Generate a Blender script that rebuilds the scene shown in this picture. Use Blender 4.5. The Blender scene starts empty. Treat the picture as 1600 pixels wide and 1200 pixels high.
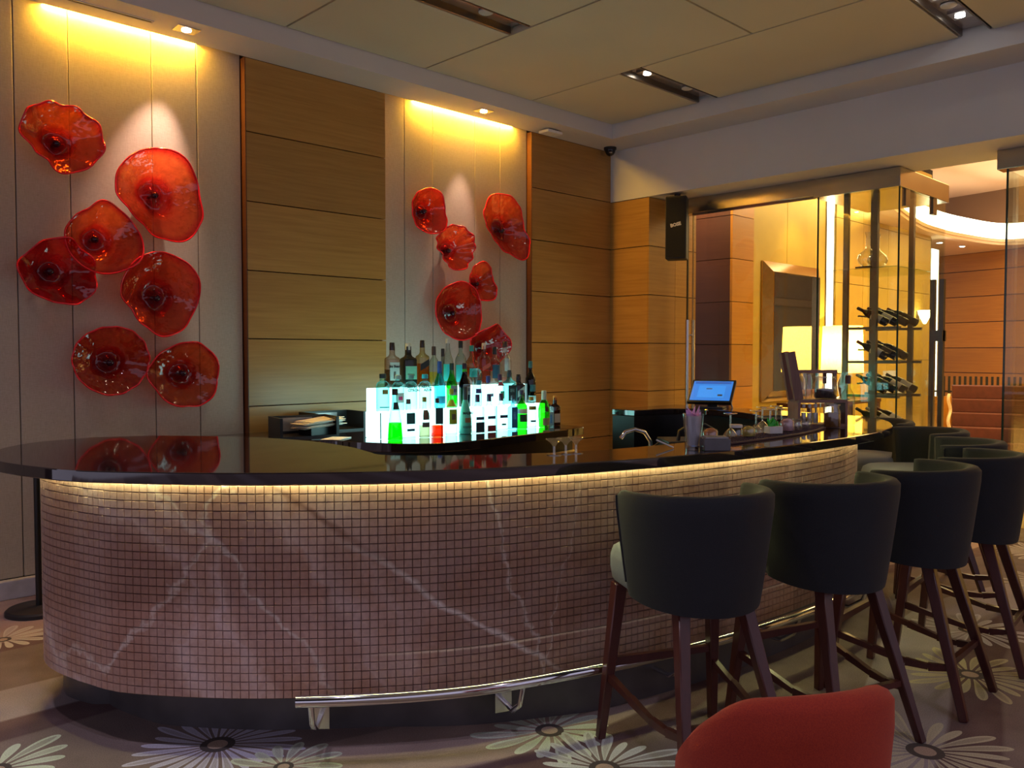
import bpy, bmesh, math, random
from mathutils import Vector, Matrix
random.seed(7)
SC = bpy.context.scene
COL = SC.collection
# ------------------------------------------------------------------ camera
# world axes: the panelled wall is the plane Y=0 (room at Y<0), the bulkhead wall is X=0 (room at X<0)
cam_d = bpy.data.cameras.new('camera'); cam = bpy.data.objects.new('camera', cam_d); COL.objects.link(cam)
cam.location = (-7.095, -5.796, 1.5)
cam.rotation_euler = (math.radians(90-2.05), 0, math.radians(45.89-90))
cam_d.sensor_width = 36; cam_d.lens = 36*1313/1600; cam_d.clip_end = 200
SC.camera = cam
# ------------------------------------------------------------------ world, exposure
wd = bpy.data.worlds.new('world'); SC.world = wd; wd.use_nodes = True
wd.node_tree.nodes['Background'].inputs[0].default_value = (.68, .62, .82, 1)
wd.node_tree.nodes['Background'].inputs[1].default_value = .34
vs = SC.view_settings
vs.view_transform = 'Standard'; vs.look = 'None'; vs.exposure = 0.9; vs.gamma = 1; vs.use_curve_mapping = False

# ------------------------------------------------------------------ lights of the place and added fill
def aim(o, tgt):
    d = Vector(tgt)-o.location
    o.rotation_euler = d.to_track_quat('-Z', 'Y').to_euler()
def spot(name, loc, tgt, power, col, angle, blend=.6, size=.04):
    l = bpy.data.lights.new(name, 'SPOT'); l.energy = power; l.color = col
    l.spot_size = math.radians(angle); l.spot_blend = blend; l.shadow_soft_size = size
    o = bpy.data.objects.new(name, l); COL.objects.link(o); o.location = loc; aim(o, tgt); return o
def area(name, loc, tgt, power, col, sx, sy=None):
    l = bpy.data.lights.new(name, 'AREA'); l.energy = power; l.color = col
    l.shape = 'RECTANGLE'; l.size = sx; l.size_y = sy or sx
    o = bpy.data.objects.new(name, l); COL.objects.link(o); o.location = loc; aim(o, tgt); return o
def point(name, loc, power, col, size=.1):
    l = bpy.data.lights.new(name, 'POINT'); l.energy = power; l.color = col; l.shadow_soft_size = size
    o = bpy.data.objects.new(name, l); COL.objects.link(o); o.location = loc; return o
WARM = (1, .72, .42); PINKW = (1, .66, .52)
# recessed soffit downlights on the two glass displays
spot('soffit_spot_light', (-4.70, -.21, 3.63), (-4.90, .06, 2.42), 60, PINKW, 44, .8, .02)
spot('soffit_spot_light', (-2.02, -.20, 3.63), (-2.14, .06, 2.38), 34, PINKW, 34, .8, .02)
# downlights in the ceiling slots, plus unseen spots added over the lounge as fill
for x, y, p, c in ((-1.355, -1.51, 10, (1, .78, .5)), (-.78, -3.72, 10, (.82, .78, 1)), (-1.1, -3.72, 8, (.82, .78, 1)),
                   (-3.9, -1.49, 20, (1, .85, .62)), (-6.5, -1.49, 24, (.9, .78, .95)), (-6.4, -4.0, 34, (.75, .72, 1)), (-6.95, -3.25, 42, (.86, .76, .9)), (-4.6, -6.4, 36, (.8, .74, .95))):
    spot('slot_and_fill_light', (x, y, 3.775), (x, y, 0), p, c, 95, .9, .05)
# warm light of the lobby behind the glass
spot('lobby_spot_light', (3.05, -.95, 3.5), (3.1, -.49, 2.5), 13, (1, .64, .15), 75, .8, .03)
area('lobby_ceiling_light', (5.2, -3.0, 4.5), (5.2, -3.0, 0), 190, (1, .66, .22), 4.5, 3)
area('lobby_ceiling_light', (9.5, -7.5, 4.5), (10.5, -8.0, 0), 420, (1, .62, .22), 4, 3)
area('lobby_ceiling_light', (1.15, -.02, 3.9), (1.2, -.3, 0), 30, (1, .6, .25), .7, .5)

# ------------------------------------------------------------------ mesh helpers
class MB:
    def __init__(s): s.v = []; s.f = []
    def add(s, vs_, fs):
        b = len(s.v); s.v += [tuple(p) for p in vs_]; s.f += [tuple(i+b for i in q) for q in fs]; return b
    def box(s, x0, x1, y0, y1, z0, z1):
        x0, x1 = min(x0, x1), max(x0, x1); y0, y1 = min(y0, y1), max(y0, y1); z0, z1 = min(z0, z1), max(z0, z1)
        s.add([(x, y, z) for z in (z0, z1) for y in (y0, y1) for x in (x0, x1)],
              [(0, 2, 3, 1), (4, 5, 7, 6), (0, 1, 5, 4), (2, 6, 7, 3), (0, 4, 6, 2), (1, 3, 7, 5)]); return s
    def obox(s, c, ax, ay, az):
        c, ax, ay, az = map(Vector, (c, ax, ay, az))
        s.add([c+ax*i+ay*j+az*k for k in (-1, 1) for j in (-1, 1) for i in (-1, 1)],
              [(0, 2, 3, 1), (4, 5, 7, 6), (0, 1, 5, 4), (2, 6, 7, 3), (0, 4, 6, 2), (1, 3, 7, 5)]); return s
    def bar(s, p, q, w0, w1=None, up=(0, 0, 1), d0=None, d1=None):
        """tapered four-sided bar from p to q"""
        p, q = Vector(p), Vector(q); w1 = w0 if w1 is None else w1; d0 = d0 or w0; d1 = d1 or w1
        t = (q-p).normalized(); a = t.cross(Vector(up))
        if a.length < 1e-4: a = t.cross(Vector((1, 0, 0)))
        a.normalize(); b = a.cross(t).normalized()
        vs_ = [c+a*i*w/2+b*j*d/2 for c, w, d in ((p, w0, d0), (q, w1, d1)) for i, j in ((-1, -1), (1, -1), (1, 1), (-1, 1))]
        s.add(vs_, [(0, 1, 2, 3)[::-1], (4, 5, 6, 7)]+[(i, (i+1) % 4, (i+1) % 4+4, i+4) for i in range(4)]); return s
    def tube(s, pts, r, seg=10, closed=False, cap=True):
        pts = [Vector(p) for p in pts]; n = len(pts); rings = []
        up = None
        for i, p in enumerate(pts):
            a = pts[(i-1) % n] if (closed or i) else p; b = pts[(i+1) % n] if (closed or i < n-1) else p
            t = (b-a).normalized()
            if up is None: up = t.orthogonal().normalized()
            up = (up-t*up.dot(t)).normalized(); w = t.cross(up)
            rr = r[i] if isinstance(r, (list, tuple)) else r
            rings.append([p+(up*math.cos(k*2*math.pi/seg)+w*math.sin(k*2*math.pi/seg))*rr for k in range(seg)])
        b0 = s.add([q for g in rings for q in g], [])
        for i in range(n if closed else n-1):
            j = (i+1) % n
            for k in range(seg):
                l = (k+1) % seg
                s.f.append((b0+i*seg+k, b0+i*seg+l, b0+j*seg+l, b0+j*seg+k))
        if cap and not closed:
            s.f.append(tuple(b0+k for k in range(seg))[::-1]); s.f.append(tuple(b0+(n-1)*seg+k for k in range(seg)))
        return s
    def lathe(s, prof, seg=24, c=(0, 0, 0), sq=2.0, sx=1, sy=1, cap=True, rot=0):
        rings = []
        for r, z in prof:
            g = []
            for k in range(seg):
                a = (k+.5)*2*math.pi/seg; ca, sa = math.cos(a), math.sin(a)
                m = (abs(ca)**sq+abs(sa)**sq)**(-1/sq) if sq != 2 else 1
                x, y = ca*r*m*sx, sa*r*m*sy
                g.append((c[0]+x*math.cos(rot)-y*math.sin(rot), c[1]+x*math.sin(rot)+y*math.cos(rot), c[2]+z))
            rings.append(g)
        b0 = s.add([q for g in rings for q in g], [])
        for i in range(len(rings)-1):
            for k in range(seg):
                l = (k+1) % seg
                s.f.append((b0+i*seg+k, b0+i*seg+l, b0+(i+1)*seg+l, b0+(i+1)*seg+k))
        if cap:
            s.f.append(tuple(b0+k for k in range(seg))[::-1]); s.f.append(tuple(b0+(len(rings)-1)*seg+k for k in range(seg)))
        return s
    def prism(s, poly, z0, z1):
        n = len(poly)
        ar = sum(poly[i][0]*poly[(i+1) % n][1]-poly[(i+1) % n][0]*poly[i][1] for i in range(n))
        if ar < 0: poly = poly[::-1]
        s.add([(x, y, z0) for x, y in poly]+[(x, y, z1) for x, y in poly],
              [tuple(range(n))[::-1], tuple(range(n, 2*n))]+[(i, (i+1) % n, (i+1) % n+n, i+n) for i in range(n)]); return s
    def grid(s, fn, nu, nv, cu=False, cv=False):
        b0 = s.add([fn(i/(nu if cu else nu-1), j/(nv if cv else nv-1)) for i in range(nu) for j in range(nv)], [])
        for i in range(nu if cu else nu-1):
            for j in range(nv if cv else nv-1):
                a, b, c, d = i*nv+j, ((i+1) % nu)*nv+j, ((i+1) % nu)*nv+(j+1) % nv, i*nv+(j+1) % nv
                s.f.append((b0+a, b0+b, b0+c, b0+d))
        return s
    def sphere(s, c, r, seg=16, rings=10, sx=1, sy=1, sz=1):
        def fn(u, v):
            a, b = u*2*math.pi, (v-.5)*math.pi*.999
            return (c[0]+r*sx*math.cos(a)*math.cos(b), c[1]+r*sy*math.sin(a)*math.cos(b), c[2]+r*sz*math.sin(b))
        return s.grid(fn, seg, rings, cu=True)
    def mesh(s, name, smooth=None):
        me = bpy.data.meshes.new(name); me.from_pydata(s.v, [], s.f); me.update()
        if smooth is not None:
            me.polygons.foreach_set('use_smooth', [True]*len(me.polygons))
            me.set_sharp_from_angle(angle=math.radians(smooth))
        return me
    def build(s, name, m, parent=None, smooth=None, bevel=0, bseg=2):
        me = s.mesh(name, None)
        if bevel:
            bm = bmesh.new(); bm.from_mesh(me)
            bmesh.ops.remove_doubles(bm, verts=bm.verts, dist=1e-5)
            es = [e for e in bm.edges if len(e.link_faces) == 2 and e.calc_face_angle(0) > .5]
            bmesh.ops.bevel(bm, geom=es, offset=bevel, segments=bseg, affect='EDGES', profile=.5, clamp_overlap=True)
            bm.to_mesh(me); bm.free()
            if smooth is None: smooth = 40
        if smooth is not None:
            flat = [bool(bevel) and max(abs(c) for c in q.normal) > .9999 for q in me.polygons]
            me.polygons.foreach_set('use_smooth', [True]*len(flat))
            me.set_sharp_from_angle(angle=math.radians(smooth))
            if bevel: me.polygons.foreach_set('use_smooth', [not k for k in flat])
        me.materials.append(m)
        return link(name, me, parent)
def link(name, me, parent=None):
    o = bpy.data.objects.new(name, me); COL.objects.link(o)
    if parent: o.parent = parent
    return o
def tag(o, label, cat, group=None, kind=None):
    if label: o['label'] = label
    if cat: o['category'] = cat
    if group: o['group'] = group
    if kind: o['kind'] = kind
    return o
def thing(name, label, cat, loc=(0, 0, 0), rz=0, group=None):
    o = bpy.data.objects.new(name, None); COL.objects.link(o); o.location = loc; o.rotation_euler = (0, 0, rz)
    o.empty_display_size = .05
    return tag(o, label, cat, group)
def struct(o, label=None): o['kind'] = 'structure'; o['label'] = label or o.name.replace('_', ' '); return o
def copy_tree(o, parent=None):
    c = o.copy(); COL.objects.link(c); c.parent = parent
    for ch in list(o.children): copy_tree(ch, c)
    return c
def crom(P, n=8, closed=False):
    out = []; N = len(P)
    for i in range(N if closed else N-1):
        p = [P[(i+k) % N] if closed else P[min(max(i+k, 0), N-1)] for k in (-1, 0, 1, 2)]
        for j in range(n):
            t = j/n
            out.append(tuple(.5*(2*b+(c-a)*t+(2*a-5*b+4*c-d)*t*t+(3*b-a-3*c+d)*t**3) for a, b, c, d in zip(*p)))
    if not closed: out.append(tuple(P[-1]))
    return out
def resample(P, step):
    """points every `step` along a polyline, with unit tangents"""
    P = [Vector(p) for p in P]; cum = [0]
    for a, b in zip(P, P[1:]): cum.append(cum[-1]+(b-a).length)
    out = []; i = 0; d = 0
    while d <= cum[-1]:
        while i < len(P)-2 and cum[i+1] < d: i += 1
        t = (P[i+1]-P[i]); out.append((P[i]+t*((d-cum[i])/max(t.length, 1e-9)), t.normalized())); d += step
    return out
def offset(poly, dist):
    """offset an open/closed 2d polyline to its left"""
    out = []; n = len(poly)
    for i in range(n):
        a, b = Vector(poly[max(i-1, 0)]), Vector(poly[min(i+1, n-1)])
        t = (b-a).normalized(); d = dist[i] if isinstance(dist, list) else dist
        out.append((poly[i][0]-t.y*d, poly[i][1]+t.x*d))
    return out
def text_part(name, body, m, parent, origin, right, up, size, align='CENTER'):
    cu = bpy.data.curves.new(name, 'FONT'); cu.body = body; cu.size = size; cu.align_x = align; cu.align_y = 'CENTER'; cu.resolution_u = 2; cu.offset = size*.055
    t = bpy.data.objects.new(name+'_src', cu); COL.objects.link(t)
    bpy.context.view_layer.update()
    me = bpy.data.meshes.new_from_object(t.evaluated_get(bpy.context.evaluated_depsgraph_get()))
    bpy.data.objects.remove(t); bpy.data.curves.remove(cu)
    me.name = name
    R, U = Vector(right).normalized(), Vector(up).normalized(); Nn = R.cross(U)
    mt = Matrix((R, U, Nn)).transposed().to_4x4(); mt.translation = Vector(origin)
    me.transform(mt); me.materials.clear(); me.materials.append(m)
    return link(name, me, parent)

# ------------------------------------------------------------------ materials
class NT:
    def __init__(s, name):
        s.m = bpy.data.materials.new(name); s.m.use_nodes = True; s.t = s.m.node_tree
        s.p = s.t.nodes['Principled BSDF']; s.o = s.t.nodes['Material Output']
    def n(s, typ, ins=None, **kw):
        nd = s.t.nodes.new(typ)
        for k, v in kw.items(): setattr(nd, k, v)
        for k, v in (ins or {}).items(): s.set(nd.inputs[k], v)
        return nd
    def set(s, sock, v):
        if isinstance(v, bpy.types.NodeSocket): s.t.links.new(v, sock)
        elif isinstance(v, (tuple, list)) and len(v) == 3 and sock.type == 'RGBA': sock.default_value = (*v, 1)
        else: sock.default_value = v
    def math(s, op, a, b=0., c=None, clamp=False):
        nd = s.n('ShaderNodeMath', {0: a, 1: b}, operation=op, use_clamp=clamp)
        if c is not None: s.set(nd.inputs[2], c)
        return nd.outputs[0]
    def vmath(s, op, a, b=(0, 0, 0), out=0):
        return s.n('ShaderNodeVectorMath', {0: a, 1: b}, operation=op).outputs[out]
    def pos(s): return s.n('ShaderNodeNewGeometry').outputs['Position']
    def noise(s, vec, scale, detail=2, rough=.5, dist=0, out=0):
        return s.n('ShaderNodeTexNoise', {'Vector': vec, 'Scale': scale, 'Detail': detail, 'Roughness': rough, 'Distortion': dist}).outputs[out]
    def ramp(s, f, stops, interp='LINEAR'):
        nd = s.n('ShaderNodeValToRGB', {0: f}); cr = nd.color_ramp; cr.interpolation = interp
        while len(cr.elements) < len(stops): cr.elements.new(.5)
        for e, (p, c) in zip(cr.elements, stops): e.position = p; e.color = (*c, 1) if len(c) == 3 else c
        return nd.outputs[0]
    def mix(s, f, a, b, blend='MIX'):
        nd = s.n('ShaderNodeMix', data_type='RGBA', blend_type=blend)
        s.set(nd.inputs[0], f); s.set(nd.inputs[6], a); s.set(nd.inputs[7], b); return nd.outputs[2]
    def sep(s, v): return s.n('ShaderNodeSeparateXYZ', {0: v}).outputs
    def bump(s, h, strength=.2, dist=.01):
        b = s.n('ShaderNodeBump', {'Height': h, 'Strength': strength, 'Distance': dist}).outputs[0]; s.t.links.new(b, s.p.inputs['Normal'])
    def base(s, c): s.set(s.p.inputs['Base Color'], c)
    def P(s, **kw):
        for k, v in kw.items(): s.set(s.p.inputs[k.replace('_', ' ')], v)
        return s
def M(name, col, rough=.5, metal=0, emit=None, es=0, ior=1.5, bumpy=0, var=.06, vscale=30):
    """principled surface with a little procedural variation"""
    t = NT(name); t.P(Roughness=rough, Metallic=metal, IOR=ior)
    nz = t.noise(t.pos(), vscale, 3)
    a = tuple(max(0, c*(1-var)) for c in col); b = tuple(c*(1+var) for c in col)
    t.base(t.ramp(nz, [(.3, a), (.7, b)]))
    if bumpy: t.bump(t.noise(t.pos(), vscale*8, 2), bumpy, .004)
    if emit: t.P(Emission_Color=emit, Emission_Strength=es)
    return t.m
def emis(name, col, strength):
    t = NT(name); t.base((0.02, 0.02, 0.02)); nz = t.noise(t.pos(), 3, 1)
    t.P(Emission_Color=t.ramp(nz, [(.3, tuple(c*.97 for c in col)), (.7, col)]), Emission_Strength=strength, Roughness=.6); return t.m
def pane(name, tint, base=.05, gain=.8, rough=0.0, cloudy=0, edge=0):
    """thin clear or tinted glass: tinted transmission plus mirror reflection growing towards grazing view"""
    t = NT(name); t.t.nodes.remove(t.p)
    lw = t.n('ShaderNodeLayerWeight', {0: .5}).outputs['Facing']
    f = t.math('ADD', t.math('MULTIPLY', t.math('POWER', lw, 4.), gain), base, clamp=True)
    tc = t.mix(t.math('MULTIPLY', t.math('POWER', lw, 1.6), edge), tint, tuple(c**3*.55 for c in tint)) if edge else tint   # longer path through the wall near the outline
    tr = t.n('ShaderNodeBsdfTransparent', {0: tc}).outputs[0]
    if cloudy:
        df = t.n('ShaderNodeBsdfTranslucent', {0: tint}).outputs[0]
        tr = t.n('ShaderNodeMixShader', {0: cloudy, 1: tr, 2: df}).outputs[0]
    gl = t.n('ShaderNodeBsdfGlossy', {0: (1, 1, 1), 'Roughness': rough}).outputs[0]
    mx = t.n('ShaderNodeMixShader', {0: f, 1: tr, 2: gl}).outputs[0]
    t.t.links.new(mx, t.o.inputs[0]); return t.m
def wood(name, a, b, rough=.35, axis='h', var=.12):
    t = NT(name); p = t.pos()
    sc = (1.1, 1.1, 26) if axis == 'h' else (22, 22, 1.0)
    v = t.vmath('MULTIPLY', p, sc)
    nz = t.noise(v, 1.6, 5, .6, .4); n2 = t.noise(t.vmath('MULTIPLY', p, (.8, .8, 4)), 1.2, 2)
    rnd = t.n('ShaderNodeObjectInfo').outputs['Random']
    f = t.math('ADD', t.math('MULTIPLY', nz, .7), t.math('MULTIPLY', n2, .3))
    c = t.ramp(f, [(.32, a), (.68, b)])
    k = t.math('ADD', t.math('MULTIPLY', rnd, var*2), 1-var)
    c = t.mix(1., c, t.n('ShaderNodeCombineColor', {0: k, 1: k, 2: k}).outputs[0], 'MULTIPLY')
    t.base(c); t.P(Roughness=rough); t.bump(nz, .05, .002); return t.m

m_wood = wood('maple_veneer', (.34, .165, .036), (.47, .25, .062), .32)
m_wood_dark = wood('dark_veneer', (.065, .020, .009), (.09, .03, .013), .45)
m_wood_lobby = wood('orange_veneer', (.44, .175, .010), (.55, .24, .018), .4)
m_leg = wood('stained_leg_wood', (.055, .014, .012), (.085, .022, .018), .28, 'v')
m_rackwood = wood('rack_wood', (.20, .10, .075), (.30, .16, .12), .5, 'v')
m_joint = M('joint_shadow_gap', (.015, .010, .006), .8)
m_plaster = M('white_plaster', (.66, .645, .64), .7, var=.03, vscale=2)
m_black = M('black_laminate', (.008, .008, .009), .35)
m_blackm = M('black_matt', (.012, .012, .014), .6)
m_steel = M('brushed_steel', (.55, .53, .50), .22, 1, var=.04)
m_chrome = M('chrome', (.75, .75, .78), .08, 1, var=.02)
m_bronze = M('bronze_anodised', (.20, .165, .13), .28, .85, var=.05)
m_marble = M('baseboard_marble', (.46, .44, .50), .3, var=.18, vscale=9)
m_paper = M('paper', (.75, .73, .66), .8)
m_white = M('white_plastic', (.75, .74, .72), .5)
m_green = M('lime_green', (.05, .55, .06), .4)
m_purple = M('lilac_paper', (.85, .50, .88), .8)
m_mat = M('rubber_bar_mat', (.05, .025, .055), .5)

def _ceil():
    t = NT('ceiling_panel_cloth'); p = t.pos(); nz = t.noise(p, 260, 2); n2 = t.noise(p, .9, 2)
    t.base(t.mix(.35, t.ramp(nz, [(.35, (.62, .57, .42)), (.65, (.72, .67, .50))]), t.ramp(n2, [(.3, (.58, .53, .39)), (.7, (.72, .68, .51))])))
    t.P(Roughness=.7); t.bump(nz, .15, .002); return t.m
m_ceil = _ceil()
def _fabric():
    t = NT('wall_fabric'); p = t.pos()
    a = t.noise(t.vmath('MULTIPLY', p, (420, 420, 25)), 1, 2); b = t.noise(t.vmath('MULTIPLY', p, (30, 30, 420)), 1, 2)
    f = t.math('MULTIPLY', t.math('ADD', a, b), .5)
    t.base(t.ramp(f, [(.35, (.40, .335, .27)), (.65, (.50, .43, .355))])); t.P(Roughness=.85); t.bump(f, .25, .002); return t.m
m_fabric = _fabric()
def _uphol(name, a, b, sheen=.2):
    t = NT(name); p = t.pos(); nz = t.noise(p, 330, 2); n2 = t.noise(p, 5, 2)
    t.base(t.mix(.4, t.ramp(nz, [(.35, a), (.65, b)]), t.ramp(n2, [(.3, a), (.7, b)])))
    t.P(Roughness=.9, Sheen_Weight=sheen, Sheen_Roughness=.5); t.bump(nz, .3, .002); return t.m
m_stool = _uphol('charcoal_upholstery', (.0085, .0095, .013), (.0145, .016, .020), .05)
m_stoolseat = _uphol('grey_seat_upholstery', (.125, .135, .15), (.18, .19, .205), .1)
m_red = _uphol('red_velvet', (.27, .016, .007), (.42, .035, .008), .05)
def _granite():
    t = NT('black_granite'); nz = t.noise(t.pos(), 420, 2)
    t.base(t.ramp(nz, [(.4, (.012, .008, .009)), (.75, (.035, .022, .022))])); t.P(Roughness=.04, IOR=2.2); return t.m
m_granite = _granite()

def _onyx():
    t = NT('onyx_mosaic'); p = t.pos(); x, y, z = t.sep(p)
    warp = t.noise(p, 1.7, 4, .6, out=1); pw = t.vmath('ADD', p, t.vmath('MULTIPLY', warp, (.55, .55, .45)))
    n1 = t.noise(t.vmath('MULTIPLY', pw, (1.5, 1.5, .9)), 1.6, 5, .6)
    col = t.ramp(n1, [(.25, (.38, .22, .18)), (.40, (.54, .36, .31)), (.52, (.64, .52, .53)), (.60, (.54, .37, .32)), (.72, (.60, .43, .36)), (.88, (.80, .72, .76))])
    band = t.noise(t.vmath('MULTIPLY', pw, (.35, .35, 7)), 1.0, 4, .6)
    wf = t.math('MULTIPLY', t.math('ADD', x, 5.7), 1.2, clamp=True)          # layered slabs towards the stools
    col = t.mix(t.math('ADD', t.math('MULTIPLY', wf, .45), .15), col, t.ramp(band, [(.3, (.38, .20, .14)), (.5, (.55, .36, .29)), (.7, (.62, .45, .38))]))
    sw = t.math('SINE', t.math('ADD', t.math('MULTIPLY', t.vmath('DOT_PRODUCT', pw, (1., -.35, .5), 1), 9.), t.math('MULTIPLY', n1, 5.)))
    col = t.mix(t.math('MULTIPLY', t.math('SUBTRACT', 1., wf), .55), col, t.ramp(sw, [(0, (.34, .19, .17)), (.35, (.50, .36, .34)), (.6, (.66, .56, .62)), (1, (.50, .34, .31))]))
    # upright slabs of stone with their own tone
    sl = t.n('ShaderNodeTexWhiteNoise', {'W': t.math('FLOOR', t.math('MULTIPLY', t.math('SUBTRACT', x, t.math('MULTIPLY', y, 1.0)), 1.7))}, noise_dimensions='1D').outputs[0]
    col = t.mix(1., col, t.ramp(sl, [(0, (.72, .68, .70)), (1, (1.22, 1.18, 1.20))]), 'MULTIPLY')
    def vein(nv, c, w, col, color, amp=.30, sc=2.2, lim=None, k=.7):
        d = t.math('ADD', t.vmath('DOT_PRODUCT', p, nv, 1), -c)
        d = t.math('ADD', d, t.math('MULTIPLY', t.math('SUBTRACT', t.noise(p, sc, 5, .62), .5), amp))
        f = t.math('SUBTRACT', 1., t.math('DIVIDE', t.math('ABSOLUTE', d), w), clamp=True)
        f = t.math('MULTIPLY', f, t.math('MULTIPLY', t.noise(p, 7, 3), k*2, clamp=True))
        f = t.math('MINIMUM', f, k)
        if lim is not None:
            f = t.math('MULTIPLY', f, t.math('MULTIPLY', t.math('SUBTRACT', x, lim[0]), 4., clamp=True))
            f = t.math('MULTIPLY', f, t.math('MULTIPLY', t.math('SUBTRACT', lim[1], x), 4., clamp=True))
        return t.mix(f, col, color)
    W_ = (.80, .76, .80)
    col = vein((.66, -.2, 1.0), -2.125, .020, col, W_, .16, 2.6, (-5.45, -4.5), 1.0)
    col = vein((.9, 0, 1.0), -4.02, .022, col, (.20, .085, .06), .12, 2.5, (-5.75, -5.2), .7)
    col = vein((0, 0, 1), .375, .007, col, (.95, .86, .72), .02, 1.0, (-5.35, -3.0), 1.0)
    col = vein((1., .2, -.35), -6.62, .010, col, W_, .25, 3, (-6.5, -5.3), .6)
    col = vein((1., .2, .5), -5.92, .012, col, W_, .25, 3, (-6.5, -5.3), .6)
    col = vein((1.2, .2, -.3), -6.45, .008, col, W_, .30, 3, (-5.3, -4.4), .6)
    col = vein((1.0, .1, .25), -5.02, .009, col, W_, .20, 3, (-5.3, -4.4), .6)
    cell = t.n('ShaderNodeTexNoise', {'Vector': p, 'Scale': 55., 'Detail': 2.}).outputs[0]
    col = t.mix(1., col, t.ramp(cell, [(.3, (.82, .82, .82)), (.7, (1, 1, 1))]), 'MULTIPLY')
    t.base(t.mix(1., col, (.97, .88, .76), 'MULTIPLY')); t.P(Roughness=.3, IOR=1.5); return t.m
m_onyx = _onyx()
m_grout = M('grout', (.10, .07, .05), .8)

def _carpet():
    t = NT('flower_carpet'); p = t.pos(); x, y, z = t.sep(p)
    # woven bands running along the panelled wall
    v = t.math('ADD', y, t.math('MULTIPLY', t.math('SINE', t.math('MULTIPLY', t.math('MAXIMUM', t.math('ADD', x, 5.4), 0.), 1.4)), .22))
    v = t.math('FRACT', t.math('DIVIDE', t.math('ADD', v, 5.2), 2.6))
    BR = (.27, .19, .175)
    base = t.ramp(v, [(0, BR), (.182, BR), (.186, (.11, .04, .05)), (.260, (.11, .04, .05)), (.264, (.45, .39, .41)), (.398, (.42, .36, .37)),
                      (.402, (.20, .14, .12)), (.612, (.19, .135, .115)), (.616, (.11, .04, .045)), (.67, (.11, .04, .045)), (.675, (.52, .37, .32)), (.843, (.48, .34, .30)), (.848, BR)])
    fz = t.noise(p, 210, 3); n2 = t.noise(p, 5, 3)
    base = t.mix(.35, base, t.ramp(n2, [(.3, (.14, .095, .09)), (.7, (.33, .25, .23))]))
    def daisy(col, q, ctr, rc, L0, L1, npet, pc, keep=None):
        d = t.vmath('SUBTRACT', q, ctr); dx, dy, dz = t.sep(d)
        r = t.math('SQRT', t.math('ADD', t.math('MULTIPLY', dx, dx), t.math('MULTIPLY', dy, dy)))
        th = t.math('ADD', t.math('MULTIPLY', t.math('ADD', t.math('DIVIDE', t.math('ARCTAN2', dy, dx), 2*math.pi), .5), npet), t.math('MULTIPLY', rc, 3.))
        th = t.math('ADD', th, t.math('MULTIPLY', r, 1.2))
        a = t.math('ABSOLUTE', t.math('SUBTRACT', t.math('FRACT', th), .5))
        wn = t.n('ShaderNodeTexWhiteNoise', {'W': t.math('ADD', t.math('FLOOR', th), t.math('MULTIPLY', rc, 91.))}, noise_dimensions='1D').outputs[0]
        L = t.math('ADD', t.math('MULTIPLY', wn, L1), L0); tt = t.math('DIVIDE', r, L)
        w = t.math('MULTIPLY', t.math('SUBTRACT', tt, .16), t.math('SUBTRACT', 1., tt))
        w = t.math('MULTIPLY', t.math('SQRT', t.math('MAXIMUM', w, 0.)), .84)
        mask = t.math('LESS_THAN', a, w); inner = t.math('LESS_THAN', a, t.math('SUBTRACT', w, .15))
        if keep is not None: mask = t.math('MULTIPLY', mask, keep)
        pcol = t.mix(rc, pc[0], pc[1]); core = t.mix(.6, pcol, base)
        col = t.mix(mask, col, t.mix(inner, pcol, t.mix(wn, pcol, core)))
        k = keep if keep is not None else 1.
        col = t.mix(t.math('MULTIPLY', t.math('LESS_THAN', r, L0*.26), k), col, (.085, .065, .06))
        return t.mix(t.math('MULTIPLY', t.math('LESS_THAN', r, L0*.15), k), col, (.48, .34, .26))
    LIL, GRN, GLD = (.66, .62, .76), (.66, .72, .60), (.58, .50, .30)
    q = t.vmath('ADD', p, (.25, .1, 0))
    vo = t.n('ShaderNodeTexVoronoi', {'Vector': q, 'Scale': .92, 'Randomness': .75}, voronoi_dimensions='2D')
    far = t.math('GREATER_THAN', x, -2.45)
    col = daisy(base, q, vo.outputs['Position'], t.sep(vo.outputs['Color'])[0], .24, .10, 21, (LIL, GLD), far)
    for cx, cy, rc, l0, l1, npet, pc in ((-5.695, -2.726, .35, .25, .12, 25, (LIL, LIL)), (-6.36, -2.36, .8, .20, .10, 15, (GRN, GRN)), (-5.60, -3.06, .1, .14, .08, 13, (GRN, GLD)),
                                         (-2.85, -4.50, .55, .24, .14, 20, (GLD, GLD)), (-3.80, -4.64, .2, .26, .14, 22, (GLD, LIL)), (-4.69, -3.53, .9, .22, .10, 16, (GRN, GRN)), (-4.77, -3.88, .4, .22, .12, 20, (GRN, LIL)),
                                         (-5.98, -.80, .6, .16, .10, 14, (LIL, GLD))):
        col = daisy(col, p, (cx, cy, 0), rc, l0, l1, npet, pc)
    col = t.mix(1., col, t.ramp(fz, [(.3, (.72, .72, .72)), (.7, (1.1, 1.1, 1.1))]), 'MULTIPLY')
    t.base(col); t.P(Roughness=.95); t.bump(fz, .5, .004); return t.m
m_carpet = _carpet()

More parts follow.
